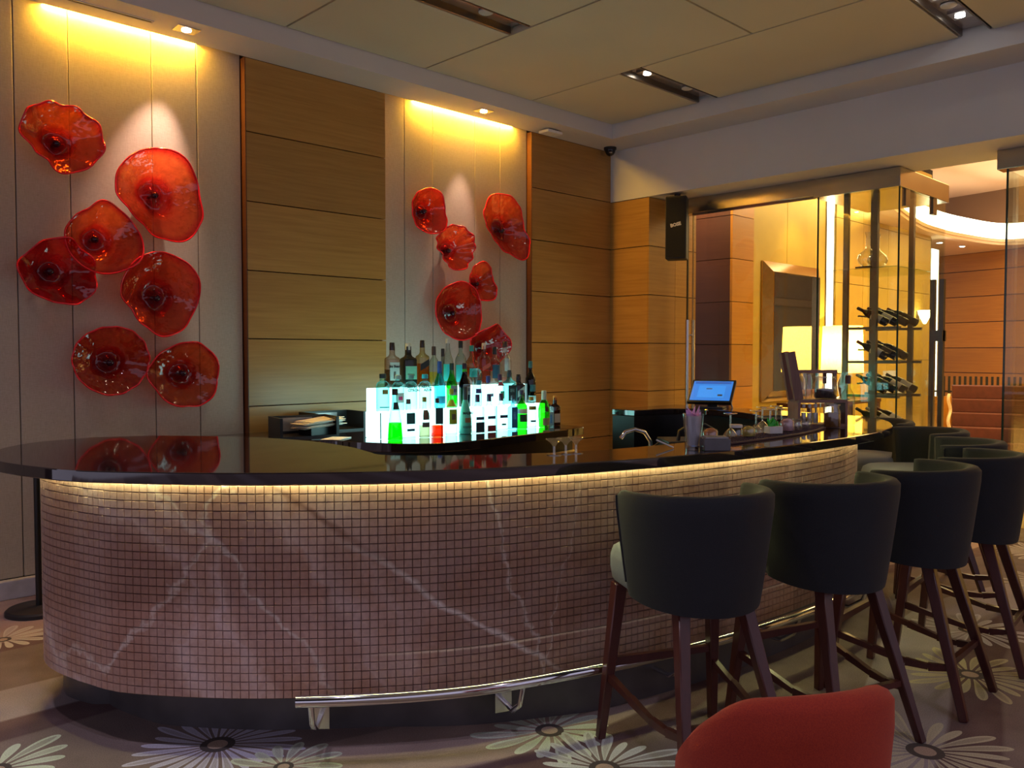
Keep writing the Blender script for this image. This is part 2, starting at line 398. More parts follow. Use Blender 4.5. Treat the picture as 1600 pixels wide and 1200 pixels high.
def _artglass():
    t = NT('blown_red_glass'); t.t.nodes.remove(t.p)
    a = t.n('ShaderNodeAttribute', attribute_name='t').outputs['Fac']; h = t.n('ShaderNodeAttribute', attribute_name='tint').outputs['Fac']
    rib = t.n('ShaderNodeAttribute', attribute_name='rib').outputs['Fac']
    c1 = t.ramp(a, [(0, (.10, .004, .012)), (.18, (.38, .010, .018)), (.40, (.62, .030, .022)), (.5, (.80, .13, .05)), (.85, (.82, .17, .06)), (.95, (.68, .04, .03)), (1, (.60, .015, .02))])
    c2 = t.ramp(a, [(0, (.08, .002, .014)), (.25, (.35, .006, .02)), (.6, (.60, .022, .03)), (1, (.66, .015, .03))])
    c = t.mix(h, c1, c2)
    c = t.mix(t.math('MULTIPLY', rib, .55), c, (.95, .30, .08))
    nz = t.noise(t.pos(), 26, 3); c = t.mix(1., c, t.ramp(nz, [(.3, (.80, .72, .72)), (.7, (1.08, 1.05, 1.0))]), 'MULTIPLY')
    tr = t.n('ShaderNodeBsdfTransparent', {0: c}).outputs[0]
    df = t.n('ShaderNodeBsdfTranslucent', {0: c}).outputs[0]; d2 = t.n('ShaderNodeBsdfDiffuse', {0: c}).outputs[0]
    dd = t.n('ShaderNodeMixShader', {0: .5, 1: df, 2: d2}).outputs[0]
    b = t.n('ShaderNodeMixShader', {0: .24, 1: tr, 2: dd}).outputs[0]
    lw = t.n('ShaderNodeLayerWeight', {0: .5}).outputs['Facing']
    f = t.math('ADD', t.math('MULTIPLY', t.math('POWER', lw, 3.0), .34), .06, clamp=True)
    bp = t.n('ShaderNodeBump', {'Height': t.noise(t.pos(), 13, 2), 'Strength': .5, 'Distance': .03}).outputs[0]
    gl = t.n('ShaderNodeBsdfGlossy', {0: (1, .9, .9), 'Roughness': .05, 'Normal': bp}).outputs[0]
    mx = t.n('ShaderNodeMixShader', {0: f, 1: b, 2: gl}).outputs[0]
    t.t.links.new(mx, t.o.inputs[0]); return t.m
m_art = _artglass()
m_artrim = M('red_glass_lip', (.75, .02, .03), .12, var=.1)
m_artknob = M('dark_glass_boss', (.03, .004, .012), .08, var=.1)
m_pane = pane('clear_pane', (.93, .96, .93), .035, .6)
m_edge = M('glass_edge', (.02, .05, .04), .1)
m_clear = pane('clear_bottle_glass', (.90, .97, .96), .06, .75)
m_wineglass = pane('thin_wine_glass', (.93, .94, .94), .13, .9, 0, 0, .6)
m_stemglass = pane('bar_glass', (.90, .92, .92), .22, .9, .02, .10)
m_mirror = M('mirror_silver', (.86, .84, .76), .015, 1, var=.01)
m_mframe = M('mirror_frame_gilt', (.50, .34, .16), .16, 1, var=.06)

# ================================================================== STRUCTURE
ZS, ZC = 3.66, 3.80            # underside of the soffit, ceiling
JZ = [.112, .612, 1.112, 1.612, 2.115, 2.62, 3.125, ZS]
# floor
fl = struct(MB().box(-14, .47, -12, .12, -.06, 0).build('floor', m_carpet), 'brown flower-patterned carpet floor')
# panelled wall with two recessed fabric bays
wl = struct(MB().box(-9.5, .14, .12, .20, 0, 4.0).build('wall_left', m_joint), 'panelled wall with fabric bays')
def wood_bay(x0, x1):
    for a, b in zip(JZ, JZ[1:]):
        MB().box(x0, x1, 0, .12, a+.004, b-.004).build('wood_panel', m_wood, wl)
wood_bay(-4.178, -2.945); wood_bay(-1.206, 0)
for x in (-4.178, -1.206):     # edge strip beside each bay, darkened in colour to mute the cove light
    MB().box(x-.006, x, -.001, .12, .112, ZS).build('edge_strip', m_wood_dark, wl)
def fabric_bay(xs):
    for a, b in zip(xs, xs[1:]):
        MB().box(a+.0025, b-.0025, .06, .12, .112, 3.98).build('fabric_panel', m_fabric, wl, bevel=.004)
fabric_bay([-9.0, -8.4, -7.6, -7.1, -6.6, -6.0, -5.663, -5.352, -4.832, -4.519, -4.19])
fabric_bay([-2.945, -2.703, -2.394, -1.895, -1.578, -1.218])
bb = struct(MB().box(-9.0, 0, -.015, .05, 0, .112).build('baseboard_left', m_marble, bevel=.004), 'grey marble baseboard of the panelled wall')
# bulkhead wall on the opening side: white plaster above, wood-clad pillar below
wr = struct(MB().box(0, .75, -8, 0.0, 3.125, 4.0).build('wall_right', m_plaster), 'white bulkhead over the glass front')
pr = struct(MB().box(.02, .86, -.49, .10, 0, 3.125).build('pillar', m_joint), 'wood clad pillar in the corner')
for a, b in zip([.0, .112]+JZ[1:6], JZ[:6]+[3.121]):
    MB().box(0, .02, -.49, 0, a+.004, b-.004).build('wood_panel', m_wood, pr)
    MB().box(0, .47, -.51, -.49, a+.004, b-.004).build('wood_panel', m_wood, pr)
    MB().box(.474, .86, -.51, -.49, a+.004, b-.004).build('wood_panel', m_wood, pr)
# soffit
t1 = MB().box(-9.5, -.42, -.37, -.0, ZS, 3.98)
t1 = struct(t1.build('trim_1', m_plaster), 'white soffit along the panelled wall')
t2 = struct(MB().box(-.43, -.0, -8, -.0, ZS, 3.98).build('trim_2', m_plaster), 'white soffit along the bulkhead')
# ceiling: cloth-covered panels in staggered columns with dark joints and lamp slots
ce = struct(MB().box(-12, -.2, -9, 0, 3.92, 4.02).build('ceiling', m_joint), 'ceiling of large cloth panels')
colx = [-.44, -1.59, -2.82, -4.06, -5.30, -6.54, -7.78]
cuts = {0: [-.37, -1.385, (-1.60,), -3.615, (-3.83,), -5.9, (-6.1,), -8.5], 1: [-.37, -2.60, (-2.60,), -4.9, (-5.1,), -8.5],
        2: [-.37, -1.37, (-1.585,), -3.7, (-3.7,), -6.0, (-6.2,), -8.5], 3: [-.37, -2.6, (-2.6,), -4.9, (-5.1,), -8.5],
        4: [-.37, -1.385, (-1.60,), -3.7, (-3.9,), -6.0, (-6.2,), -8.5], 5: [-.37, -2.6, (-2.6,), -4.9, (-5.1,), -8.5]}
slots = []
for k in range(6):
    x1, x0 = colx[k], colx[k+1]; c = cuts[k]; y = c[0]; i = 1
    while i < len(c):
        e = c[i]
        MB().box(x0+.009, x1-.009, e+.009, y-.009, ZC, 3.86).build('ceiling_panel', m_ceil, ce)
        if i+1 < len(c):
            nx = c[i+1][0]
            if nx != e: slots.append((x0, x1, nx, e))
            y = nx; i += 2
        else: break
m_slot = M('slot_steel', (.42, .37, .36), .25, .7, var=.1, vscale=6)
m_lampface = emis('lamp_face', (1, .97, .93), 14)
SL = {0: 'ceiling lamp slot nearest the corner above the dark pillar', 1: 'ceiling lamp slot at the top right over the stools'}
nslot = 0
seen = {(-1.59, -1.60): ('ceiling lamp slot with lit square downlight near the room corner', [('sq', -1.355), ('rd', -.77)]),
        (-1.59, -3.83): ('ceiling lamp slot with bright downlights over the bar stools', [('sq', -.78), ('rd', -1.0), ('sq', -1.22)]),
        (-4.06, -1.585): ('reddish ceiling lamp slot with a round white cover at the top edge', [('rd', -3.156)])}
for x0, x1, y0, y1 in slots:
    key = (round(x0, 2), round(y0, 3))
    lab, items = next((v for k2, v in seen.items() if abs(k2[0]-x0) < .02 and abs(k2[1]-y0) < .02), (None, None))
    if not lab: 
        if y0 < -5 or x0 < -5: continue
        continue
    s = thing('ceiling_lamp_slot', lab, 'lamp slot', ((x0+x1)/2, (y0+y1)/2, 3.86))
    w, d = (x1-x0)/2-.012, (y1-y0)/2-.006
    m = MB().box(-w, w, -d, d, -.012, .0); m.build('back_plate', m_slot, s)
    MB().box(-w, w, d-.012, d, -.058, -.012).build('side_rail', m_bronze, s); MB().box(-w, w, -d, -d+.012, -.058, -.012).build('side_rail', m_bronze, s)
    for kind, xx in items:
        lx = xx-(x0+x1)/2
        if kind == 'rd':
            MB().lathe([(.052, -.016), (.052, -.024), (.046, -.028)], 20, (lx, 0, 0)).build('round_cover', m_white, s, smooth=40)
        else:
            dl = MB().box(lx-.075, lx+.075, -.06, .06, -.026, -.012).build('downlight_frame', m_steel, s)
            MB().lathe([(.030, -.028), (.032, -.034), (.0005, -.036)], 16, (lx, 0, 0)).build('lamp_lens', m_lampface, dl, smooth=40)
# cove lamp of each fabric bay, tucked up behind the soffit
m_tube = emis('cove_tube', (1, .52, .035), 620)
for x0, x1, lb in ((-5.50, -4.52, 'hidden warm tube lamp washing the wide fabric bay'), (-2.62, -1.42, 'hidden warm tube lamp washing the narrow fabric bay')):
    t = thing('cove_lamp', lb, 'lamp', ((x0+x1)/2, .034, 3.684))
    h = (x1-x0)/2
    MB().tube([(-h, 0, 0), (h, 0, 0)], .006, 8).build('tube', m_tube, t, smooth=60)
    for sx in (-1, 1): MB().box(sx*h, sx*(h+.03), -.012, .02, -.008, .02).build('lamp_holder', m_white, t)
# soffit fittings
for (x, y), lb in (((-4.70, -.21), 'square recessed soffit downlight above the large red flowers'), ((-2.02, -.20), 'square recessed soffit downlight above the narrow fabric bay')):
    t = thing('recessed_downlight', lb, 'downlight', (x, y, ZS))
    MB().box(-.075, .075, -.06, .06, -.006, .0).build('frame', m_steel, t, bevel=.002)
    MB().lathe([(.032, -.007), (.030, -.012), (.0005, -.013)], 16).build('lamp_lens', m_lampface, t, smooth=40)
t = thing('air_diffuser', 'dark linear air slot in the soffit at the top left', 'air vent', (-5.22, -.185, ZS))
MB().box(-.30, .30, -.012, .012, -.004, 0).build('slot', m_blackm, t); 
for sy in (-1, 1): MB().box(-.31, .31, sy*.012, sy*.02, -.006, 0).build('slot_lip', m_plaster, t)
t = thing('ceiling_detector', 'small white flat detector box under the soffit near the corner', 'detector', (-1.12, -.17, ZS))
MB().box(-.10, .10, -.065, .065, -.040, -.012).build('housing', m_white, t, bevel=.006); MB().box(-.06, .06, -.04, .04, -.012, 0).build('mount', m_blackm, t)
t = thing('dome_camera', 'small black security dome camera in the ceiling corner', 'security camera', (-.17, -.13, ZS))
MB().lathe([(.066, 0), (.066, -.022), (.058, -.030)], 24).build('mount_ring', m_blackm, t, smooth=40)
MB().lathe([(.056, -.030), (.052, -.052), (.038, -.074), (.018, -.086), (.001, -.089)], 24).build('dome', M('dome_plastic', (.01, .01, .012), .06), t, smooth=60)
MB().lathe([(.020, 0), (.020, .014)], 12, (-.03, -.03, -.070)).build('lens', m_steel, t, smooth=40)

# ---------------------------------------------------------------- glass front and lobby
def hdr(name, x0, x1, y0, y1, z0, z1, lab): return struct(MB().box(x0, x1, y0, y1, z0, z1).build(name, m_bronze2, bevel=.004), lab)
m_bronze2 = M('polished_bronze', (.46, .42, .37), .18, .9, var=.05, vscale=4)
h1 = hdr('trim_3', .40, .56, -2.10, -.49, 2.97, 3.125, 'polished metal header over the glass door')
h2 = hdr('trim_4', .40, .56, -7.5, -3.63, 2.97, 3.125, 'dark metal header over the glass partition')
d1 = thing('door_1', 'frameless glass door with long steel pull handle', None); struct(d1, 'frameless glass door with long steel pull handle')
MB().box(.472, .482, -2.08, -.735, .01, 2.955).build('door_glass', m_pane, d1)
MB().box(.471, .483, -.735, -.722, .01, 2.96).build('glass_edge', m_steel, d1)
MB().box(.470, .484, -2.08, -.72, 2.955, 2.972).build('top_rail', m_bronze2, d1)
MB().box(.472, .482, -.70, -.515, .01, 2.96).build('side_light', m_pane, d1)
MB().box(.470, .484, -.672, -.655, .01, 2.96).build('side_seal', m_blackm, d1)
for x in (.425, .53):
    hh = MB().tube([(x, -.70 if x < .48 else -.70, .55), (x, -.70, 1.86)], .020, 12).build('pull_bar', m_steel, d1, smooth=50)
    for z in (.75, 1.70): MB().tube([(x, -.70, z), (.477, -.735, z)], .009, 8).build('standoff', m_steel, hh, smooth=50)
w1 = thing('window_1', None, None); struct(w1, 'clear glass partition beside the stools')
MB().box(.472, .486, -7.5, -3.69, .0, 2.97).build('pane', m_pane, w1)
MB().box(.468, .490, -3.694, -3.682, 0, 2.97).build('pane_edge', m_edge, w1)
MB().box(.486, 1.6, -3.700, -3.688, .0, 2.97).build('return_pane', m_pane, w1)
MB().box(1.15, 1.22, -3.90, -3.83, 0, 3.1).build('post', m_bronze, w1)

# lobby shell
m_beige = M('beige_marble', (.62, .50, .27), .16, var=.12, vscale=2.2)
m_lobbyw = M('cream_wall_covering', (.54, .36, .055), .6, var=.06, vscale=3)
m_dome = M('brown_dome_paint', (.22, .12, .06), .7, var=.05, vscale=1)
m_peach = M('peach_ceiling_paint', (.72, .50, .33), .8, var=.03, vscale=1)
struct(MB().box(.47, 30, -14, 6, -.06, 0).build('floor_lobby', m_beige), 'beige polished stone lobby floor')
struct(MB().box(.47, 1.05, -14, -.51, 0, .003).build('trim_5', M('dark_threshold_stone', (.09, .06, .04), .25, var=.15)), 'dark stone threshold along the glass front')
struct(MB().box(.75, 30, -14, 6, 4.62, 4.7).build('ceiling_lobby', m_peach), 'peach lobby ceiling')
ws_ = struct(MB().box(.75, 26, -11.2, -11.05, 0, 4.62).build('wall_lobby_side', M('olive_lobby_plaster', (.55, .50, .33), .7, var=.05, vscale=2)), 'plain lobby wall facing the mirror')
for i in range(14): MB().box(1.2+i*1.1, 2.2+i*1.1, -11.05, -11.0, .3, 3.0).build('wall_panel', M('olive_panel', (.62, .56, .38), .6) if i == 0 else bpy.data.materials['olive_panel'], ws_, bevel=.015)
MB().box(.75, 26, -11.05, -10.85, 3.3, 3.6).build('cornice', bpy.data.materials['olive_panel'], ws_, bevel=.04)
struct(MB().box(25.9, 26.05, -11.2, 6, 0, 4.62).build('wall_lobby_end', m_lobbyw), 'far end wall of the lobby')
wb = struct(MB().box(1.66, 2.12, -.47, 1.5, 0, 4.62).build('wall_back', m_joint), 'dark panelled lobby pier')
for a, b in zip([0]+JZ[:7], JZ[:7]+[3.63]):
    MB().box(1.63, 1.66, -.47, 1.5, a+.004, b-.004).build('wood_panel', m_wood_dark, wb)
    MB().box(1.63, 2.11, -.50, -.47, a+.004, b-.004).build('wood_panel', m_wood_lobby, wb)
struct(MB().box(.5, 1.66, .9, 1.0, 0, 4.62).build('wall_back_2', m_wood_dark), 'dark recess behind the glass door')
wm = struct(MB().box(2.12, 8.1, -.42, -.30, 0, 4.62).build('wall_mirror', m_joint), 'cream lobby wall behind the mirror')
xs = [2.12, 2.95, 4.02]
for a, b in zip(xs, xs[1:]): MB().box(a+.003, b-.003, -.49, -.42, 0, 4.5).build('cloth_panel', m_lobbyw, wm, bevel=.006)
xs = [4.32, 5.2, 6.1, 7.0, 7.85]
for a, b in zip(xs, xs[1:]):
    for z0, z1 in ((0, 1.4), (1.4, 2.5), (2.5, 3.4), (3.4, 4.5)):
        MB().box(a+.004, b-.004, -.50, -.42, z0+.004, z1-.004).build('cladding_panel', m_lobbyw, wm)
m_led = emis('led_column', (1, .93, .66), 5)
for x0, x1, z1, lb in ((4.03, 4.24, 4.4, 'tall white light column beside the framed mirror'), (7.86, 8.22, 3.28, 'tall white light column at the far wall end')):
    t = thing('light_column', lb, 'light', ((x0+x1)/2, -.47, 0)); h = (x1-x0)/2
    MB().box(-h, h, -.03, .045, .02, z1).build('diffuser', m_led, t, bevel=.01)
    for s in (-1, 1): MB().box(s*h, s*(h+.02), -.035, .045, 0, z1).build('side_frame', m_bronze, t)
# far curved wall, cove ring and dome wall (the round hall)
farw = crom([(11.290, 1.451), (11.013, 0.327), (10.752, -0.813), (10.400, -1.864), (9.536, -3.116)], 8)
def ribbon(pts, z0, z1, thick, name, m, parent=None, smooth=30):
    back = offset(pts, thick); return MB().prism(list(pts)+back[::-1], z0, z1).build(name, m, parent, smooth=smooth)
wf = struct(ribbon(farw, 0, 4.62, .12, 'wall_far', m_dome), 'curved far wall of the lobby')
jz = [0, .62, 1.13, 1.62, 2.12, 2.62, 3.12, 3.47]
inner = offset(farw, -.03)
for a, b in zip(jz, jz[1:]):
    for i in range(0, len(inner)-1, 8):
        seg = inner[i:i+9]
        MB().prism(list(seg)+offset(seg, .028)[::-1], a+.008, b-.008).build('wood_panel', m_wood_lobby, wf, smooth=30)
lip = crom([(2.124, -1.781), (4.284, -1.228), (6.536, -0.765), (7.597, -0.679), (8.656, -0.731), (9.972, -1.031), (9.853, -1.892), (9.022, -3.036)], 8)
rg = struct(MB().prism(list(lip)+[farw[-1], farw[16], farw[8], farw[0]], 3.47, 3.55).build('trim_6', m_peach), 'ring soffit of the round hall')
m_cove = emis('cove_diffuser', (1, .90, .62), 5.5)
t = thing('cove_light', 'curved glowing cove light around the round hall ceiling', 'cove light', (0, 0, 0))
ribbon(lip, 3.56, 3.86, .05, 'diffuser', m_cove, t); ribbon(offset(lip, -.02), 3.52, 3.575, .08, 'lip', m_peach, t)
for px, dp in ((1465, 14.9), (1500, 15.4), (1436, 14.2)):
    x, y = {1465: (8.694, -0.350), 1500: (9.519, -0.453), 1436: (7.727, -0.388)}[px]
    t = thing('recessed_downlight', {1465: 'tiny lit downlight in the round hall soffit beside the light column', 1500: 'tiny lit downlight in the middle of the round hall soffit', 1436: 'tiny lit downlight seen through the wine cabinet top'}[px], 'downlight', (x, y, 3.47))
    MB().lathe([(.06, -.002), (.06, -.012), (.045, -.014)], 14).build('ring', m_white, t, smooth=40); MB().lathe([(.045, -.015), (.03, -.02), (.001, -.022)], 14).build('lens', m_lampface, t, smooth=40)
# stairs, low slatted railing and wavy sculpture in the round hall
m_redstone = M('red_stair_carpet', (.095, .022, .015), .8, var=.15, vscale=12)
bx, by = (6.215, -1.428); ex, ey = (5.845, -2.742)
st = thing('staircase', 'red carpeted stairs rising in the round hall', 'stairs', (bx, by, 0), math.radians(-71))
Lst = math.hypot(ex-bx, ey-by)
for i in range(5): MB().box(0, Lst, .0+i*.24, 1.4, .20*i, .20*i+.20).build('step', m_redstone, st, bevel=.012)
bx, by = (7.785, -0.583); ex, ey = (8.156, -2.196)
rl = thing('slatted_railing', 'low railing of dark upright slats above the red stairs', 'railing', (bx, by, 0), math.atan2(ey-by, ex-bx))
Lr = math.hypot(ex-bx, ey-by); n = int(Lr/.078)
for i in range(n): MB().box(i*.078, i*.078+.036, 0, .03, .80, 1.13).build('slat', m_blackm, rl)
MB().box(0, Lr, .03, .05, .86, .89).build('rail', m_blackm, rl); MB().box(0, Lr, -.05, .1, 0, .79).build('plinth', m_wood_lobby, rl)
x, y = (5.645, -1.573)
sc_ = thing('wavy_sculpture', 'slender cream wavy sculpture at the side of the red stairs', 'sculpture', (x, y, 0))
MB().tube([(.045*math.sin(z*20)-.02*z, 0, z) for z in [i*.03 for i in range(32)]], .022, 8).build('ribbon', M('cream_glaze', (.75, .6, .38), .3), sc_, smooth=60)
MB().lathe([(.14, 0), (.14, .02), (.03, .05)], 16).build('foot', m_bronze, sc_, smooth=40)
MB().lathe([(.02, .32), (.07, .35), (.09, .40), (.085, .41)], 16, (-.13, 0, 0)).build('cup', m_white, sc_, smooth=50)

# framed mirror, console and lamp on the lobby wall
t = thing('wall_mirror', 'large gilt framed mirror on the cream lobby wall', 'mirror', (3.04, -.49, 1.775)); W2, H2 = .74, .87
t.name = 'framed_mirror'
MB().box(-W2+.13, W2-.13, -.055, -.045, -H2+.13, H2-.13).build('mirror_glass', m_mirror, t)
for sx, sz in ((0, 1), (0, -1), (1, 0), (-1, 0)):
    if sz: q = [(-W2, H2*sz), (W2, H2*sz), (W2-.13, (H2-.13)*sz), (-W2+.13, (H2-.13)*sz)]
    else: q = [(W2*sx, -H2), (W2*sx, H2), ((W2-.13)*sx, H2-.13), ((W2-.13)*sx, -H2+.13)]
    b = MB(); ys = (-.025, -.025, -.10, -.10)
    b.add([(px_, yy, pz) for (px_, pz), yy in zip(q, ys)]+[(px_, -.002, pz) for px_, pz in q],
          [(0, 1, 2, 3), (4, 7, 6, 5)]+[(i, i+4, (i+1) % 4+4, (i+1) % 4) for i in range(4)])
    b.build('frame_side', m_mframe, t)
for sx in (-1, 1): MB().box(sx*(W2-.13), sx*(W2-.142), -.108, -.05, -H2+.13, H2-.13).build('inner_bead', m_mframe, t)
t = thing('console_table', 'dark console table beneath the lobby mirror', 'table', (3.5, -.80, 0))
MB().box(-.95, 1.15, -.22, .22, .84, .89).build('table_top', m_wood_dark, t, bevel=.006)
for sx in (-.9, 1.1):
    for sy in (-.19, .19): MB().bar((sx, sy, 0), (sx, sy, .84), .04, .05).build('leg', m_wood_dark, t)
t = thing('table_lamp', 'table lamp with broad glowing yellow drum shade by the mirror', 'lamp', (3.83, -.83, .89))
def _shade():
    t = NT('lamp_shade_cloth'); t.t.nodes.remove(t.p); c = t.ramp(t.noise(t.pos(), 60, 2), [(.3, (.88, .66, .20)), (.7, (.94, .74, .26))])
    mx = t.n('ShaderNodeMixShader', {0: .75, 1: t.n('ShaderNodeBsdfDiffuse', {0: c}).outputs[0], 2: t.n('ShaderNodeBsdfTranslucent', {0: c}).outputs[0]}).outputs[0]
    t.t.links.new(mx, t.o.inputs[0]); return t.m
m_shade = _shade()
point('table_lamp_bulb_light', (3.83, -.83, 1.58), 42, (1, .78, .36), .03)
MB().lathe([(.10, 0), (.10, .02), (.03, .05), (.05, .14), (.06, .22), (.02, .32), (.012, .42)], 20).build('base', m_bronze, t, smooth=50)
MB().lathe([(.27, .36), (.25, .98)], 32, cap=False).build('shade', m_shade, t, smooth=60)
MB().lathe([(.268, .352), (.274, .36), (.268, .368)], 32, cap=False).build('shade_trim', m_mframe, t, smooth=60)
t = thing('wall_sconce', 'bright uplight sconce glowing through the wine cabinet', 'lamp', (7.3, -.50, 2.15))
MB().lathe([(.02, -.16), (.10, .0), (.11, .06)], 20, (0, -.12, 0)).build('bowl', emis('sconce_glow', (1, .85, .45), 6), t, smooth=60)
MB().box(-.04, .04, -.05, .0, -.1, .05).build('bracket', m_bronze, t)

# ---------------------------------------------------------------- wine cabinet
VX0, VX1, VY0, VY1, VZ = .45, 1.56, -2.86, -2.11, 2.95
vc = thing('wine_cabinet', 'tall glass wine cabinet with bronze posts and metal cap', 'cabinet', (VX0, VY0, 0))
lx, ly = VX1-VX0, VY1-VY0
MB().box(-.05, lx+.02, -.02, ly+.02, VZ, 3.12).build('top_cap', m_bronze2, vc, bevel=.004)
MB().box(0, lx, 0, ly, 0, .10).build('base_plinth', m_bronze, vc)
MB().box(0, .010, .012, ly-.012, .10, VZ).build('front_pane', m_pane, vc)
MB().box(lx-.010, lx, .012, ly-.012, .10, VZ).build('rear_pane', m_pane, vc)
MB().box(.012, lx, 0, .010, .10, VZ).build('side_pane', m_pane, vc)
for (x, y) in ((0, 0), (0, ly-.012)): MB().box(x, x+.012, y, y+.012, .1, VZ).build('corner_edge', m_edge, vc)
RX = [.16, .42]                                   # rack planes (near and far posts)
for x, y in ((.16, .54), (.16, .27), (.66, .50), (.66, .14)):
    MB().box(x-.022, x+.022, y-.022, y+.022, .10, VZ).build('post', m_bronze, vc)
RZ = [.80, 1.115, 1.425, 1.735]
for z in RZ:
    MB().box(.145, .175, .04, .56, z-.012, z+.012).build('rack_bar', m_bronze, vc)
    MB().box(.645, .675, .04, .56, z-.012, z+.012).build('rack_bar', m_bronze, vc)
    MB().box(.16, .66, .165, .18, z-.012, z+.004).build('base_bar', m_bronze, vc)
    MB().box(.16, .66, .41, .425, z+.105, z+.12).build('neck_bar', m_bronze, vc)
MB().box(.06, 1.0, .04, .70, 2.27, 2.28).build('glass_shelf', pane('shelf_glass', (.80, .90, .84), .1, .8), vc)
for y in (.02, -.06):
    MB().box(lx-.28, lx-.23, y-.03, y+.01, .35, 2.2).build('pull_bar', m_bronze, vc)
MB().box(lx-.30, lx-.20, -.09, .02, 1.62, 1.72).build('pull_bracket', m_bronze, vc)
for z in (2.80,):
    for x in (.10, .75): MB().box(x, x+.10, -.012, .025, z, VZ).build('hinge', m_bronze, vc, bevel=.004)

# ================================================================== BAR COUNTER
ZT = 1.09
outer0 = [(-5.70, -1.40), (-5.98, -1.46), (-6.18, -1.68), (-6.27, -1.92), (-6.275, -2.143), (-6.217, -2.41), (-6.136, -2.621), (-5.953, -2.866), (-5.745, -3.089),
          (-5.42, -3.36), (-5.091, -3.565), (-4.711, -3.71), (-4.318, -3.826), (-3.771, -3.931), (-3.206, -3.984), (-2.749, -3.985), (-2.465, -3.942),
          (-2.19, -3.868), (-1.841, -3.692), (-1.649, -3.513), (-1.571, -3.352), (-1.493, -2.997), (-1.411, -2.389), (-1.40, -1.82)]
inner0 = [(-2.20, -2.03), (-1.86, -2.10), (-1.74, -2.34), (-1.86, -2.74), (-2.125, -3.03), (-2.42, -3.34), (-2.66, -3.47), (-2.92, -3.53), (-3.283, -3.565),
          (-3.68, -3.57), (-4.03, -3.54), (-4.364, -3.48), (-4.715, -3.325), (-5.00, -3.11), (-5.10, -2.98), (-5.08, -2.86), (-5.034, -2.66), (-5.02, -2.37), (-5.06, -2.15),
          (-5.14, -1.93), (-5.29, -1.70), (-5.47, -1.50)]
outer = crom(outer0, 8); inner = crom(inner0, 6)
bar = thing('bar_counter', 'curved bar counter with black granite top and glowing onyx mosaic front', 'bar counter')
ct = MB().prism(outer+[(-2.20, -1.82)]+inner, ZT-.043, ZT).build('countertop', m_granite, bar, bevel=.004, smooth=20)
OT = .19
OP = [.15+.27*min(1, max(0, (-1.45-q[1])/.6)) if q[0] < -5.4 else max(.25, .42-.17*(q[0]+5.4)/.9) for q in outer]
body = offset(outer, OT+.012)
MB().prism(body+[(-2.18, -1.85)]+offset(inner, .02), .215, ZT-.044).build('counter_body', m_grout, bar, smooth=30)
MB().prism(offset(inner, .018)+offset(inner, .026)[::-1], .02, ZT-.046).build('staff_side_panel', m_black, bar, smooth=30)
MB().box(-2.205, -2.19, -2.03, -1.83, .02, ZT-.046).build('end_panel', m_black, bar)
MB().prism(offset(outer, OP)+[(-2.18, -1.85)]+offset(inner, .0), 0, .216).build('kick_plinth', M('bronze_kick_plate', (.10, .09, .095), .38, .3, var=.25, vscale=5), bar, smooth=30)
# mosaic
PT, TW = .0318, .0300
rows = [.222+i*PT for i in range(26)]
path = resample(offset(outer, OT), PT)
tm = MB(); h = TW/2; hx = .0308/2; c_ = .0016
tm.add([(-hx, 0, -h), (hx, 0, -h), (hx, 0, h), (-hx, 0, h), (-hx+c_, -.004, -h+c_), (hx-c_, -.004, -h+c_), (hx-c_, -.004, h-c_), (-hx+c_, -.004, h-c_), (-hx, .008, -h), (hx, .008, -h), (hx, .008, h), (-hx, .008, h)],
       [(4, 5, 6, 7), (0, 1, 5, 4), (1, 2, 6, 5), (2, 3, 7, 6), (3, 0, 4, 7), (8, 9, 1, 0), (9, 10, 2, 1), (10, 11, 3, 2), (11, 8, 0, 3)])
tile_me = tm.mesh('tile'); tile_me.materials.append(m_onyx)
cl = cam.location; cand = []; rj = random.Random(3)
for p, t in path:
    nrm = Vector((t.y, -t.x, 0))                    # outward
    for z in rows:
        c = Vector((p.x, p.y, z+PT/2)); d = cl-c
        cand.append((nrm.dot(d.normalized())/d.length_squared if -6.02 < c.x < -3.2 else -1, c, t))
cand.sort(key=lambda q: -q[0])
rest = MB()
for i, (s, c, t) in enumerate(cand):
    ang = math.atan2(t.y, t.x); j = rj.uniform(-.0008, .0008)
    if i < 300:
        o = link('tile', tile_me, bar); o.location = (c.x, c.y, c.z); o.rotation_euler = (0, 0, ang)
    else:
        ca, sa = math.cos(ang), math.sin(ang)
        rest.add([(c.x+v[0]*ca-(v[1]+j)*sa, c.y+v[0]*sa+(v[1]+j)*ca, c.z+v[2]) for v in tm.v], tm.f)
r_ = rest.build('mosaic_tiles', m_onyx, bar); r_['kind'] = 'stuff'
# light strip tucked under the counter edge
m_strip = emis('counter_led', (1, 1, .42), 34)
ls = offset(outer, .177)
MB().tube([(x, y, ZT-.0495) for x, y in ls[10:150]], .0055, 6).build('light_strip', m_strip, bar, smooth=60)
# foot rail
fr = offset(outer, .055); fr = [q for q in fr if q[0] > -5.60 and q[1] < -2.9 and q[0] < -1.75]
rail = MB().tube([(x, y, .265) for x, y in fr], .022, 14).build('foot_rail', m_chrome, bar, smooth=50)
for q, t in resample(fr, .78)[0:]:
    if t.x < .1: continue
    n_ = Vector((-t.y, t.x)); a = q+t*.05
    MB().tube([(a.x, a.y, .25), (a.x+n_.x*.03, a.y+n_.y*.03, .17), (a.x+n_.x*.10, a.y+n_.y*.10, .12), (a.x+n_.x*.20, a.y+n_.y*.20, .12)], .011, 8).build('bracket', m_chrome, rail, smooth=50)
    b = a+n_*.202; MB().obox((b.x, b.y, .12), (t.x*.035, t.y*.035, 0), (n_.x*.004, n_.y*.004, 0), (0, 0, .045)).build('bracket_plate', m_steel, rail)
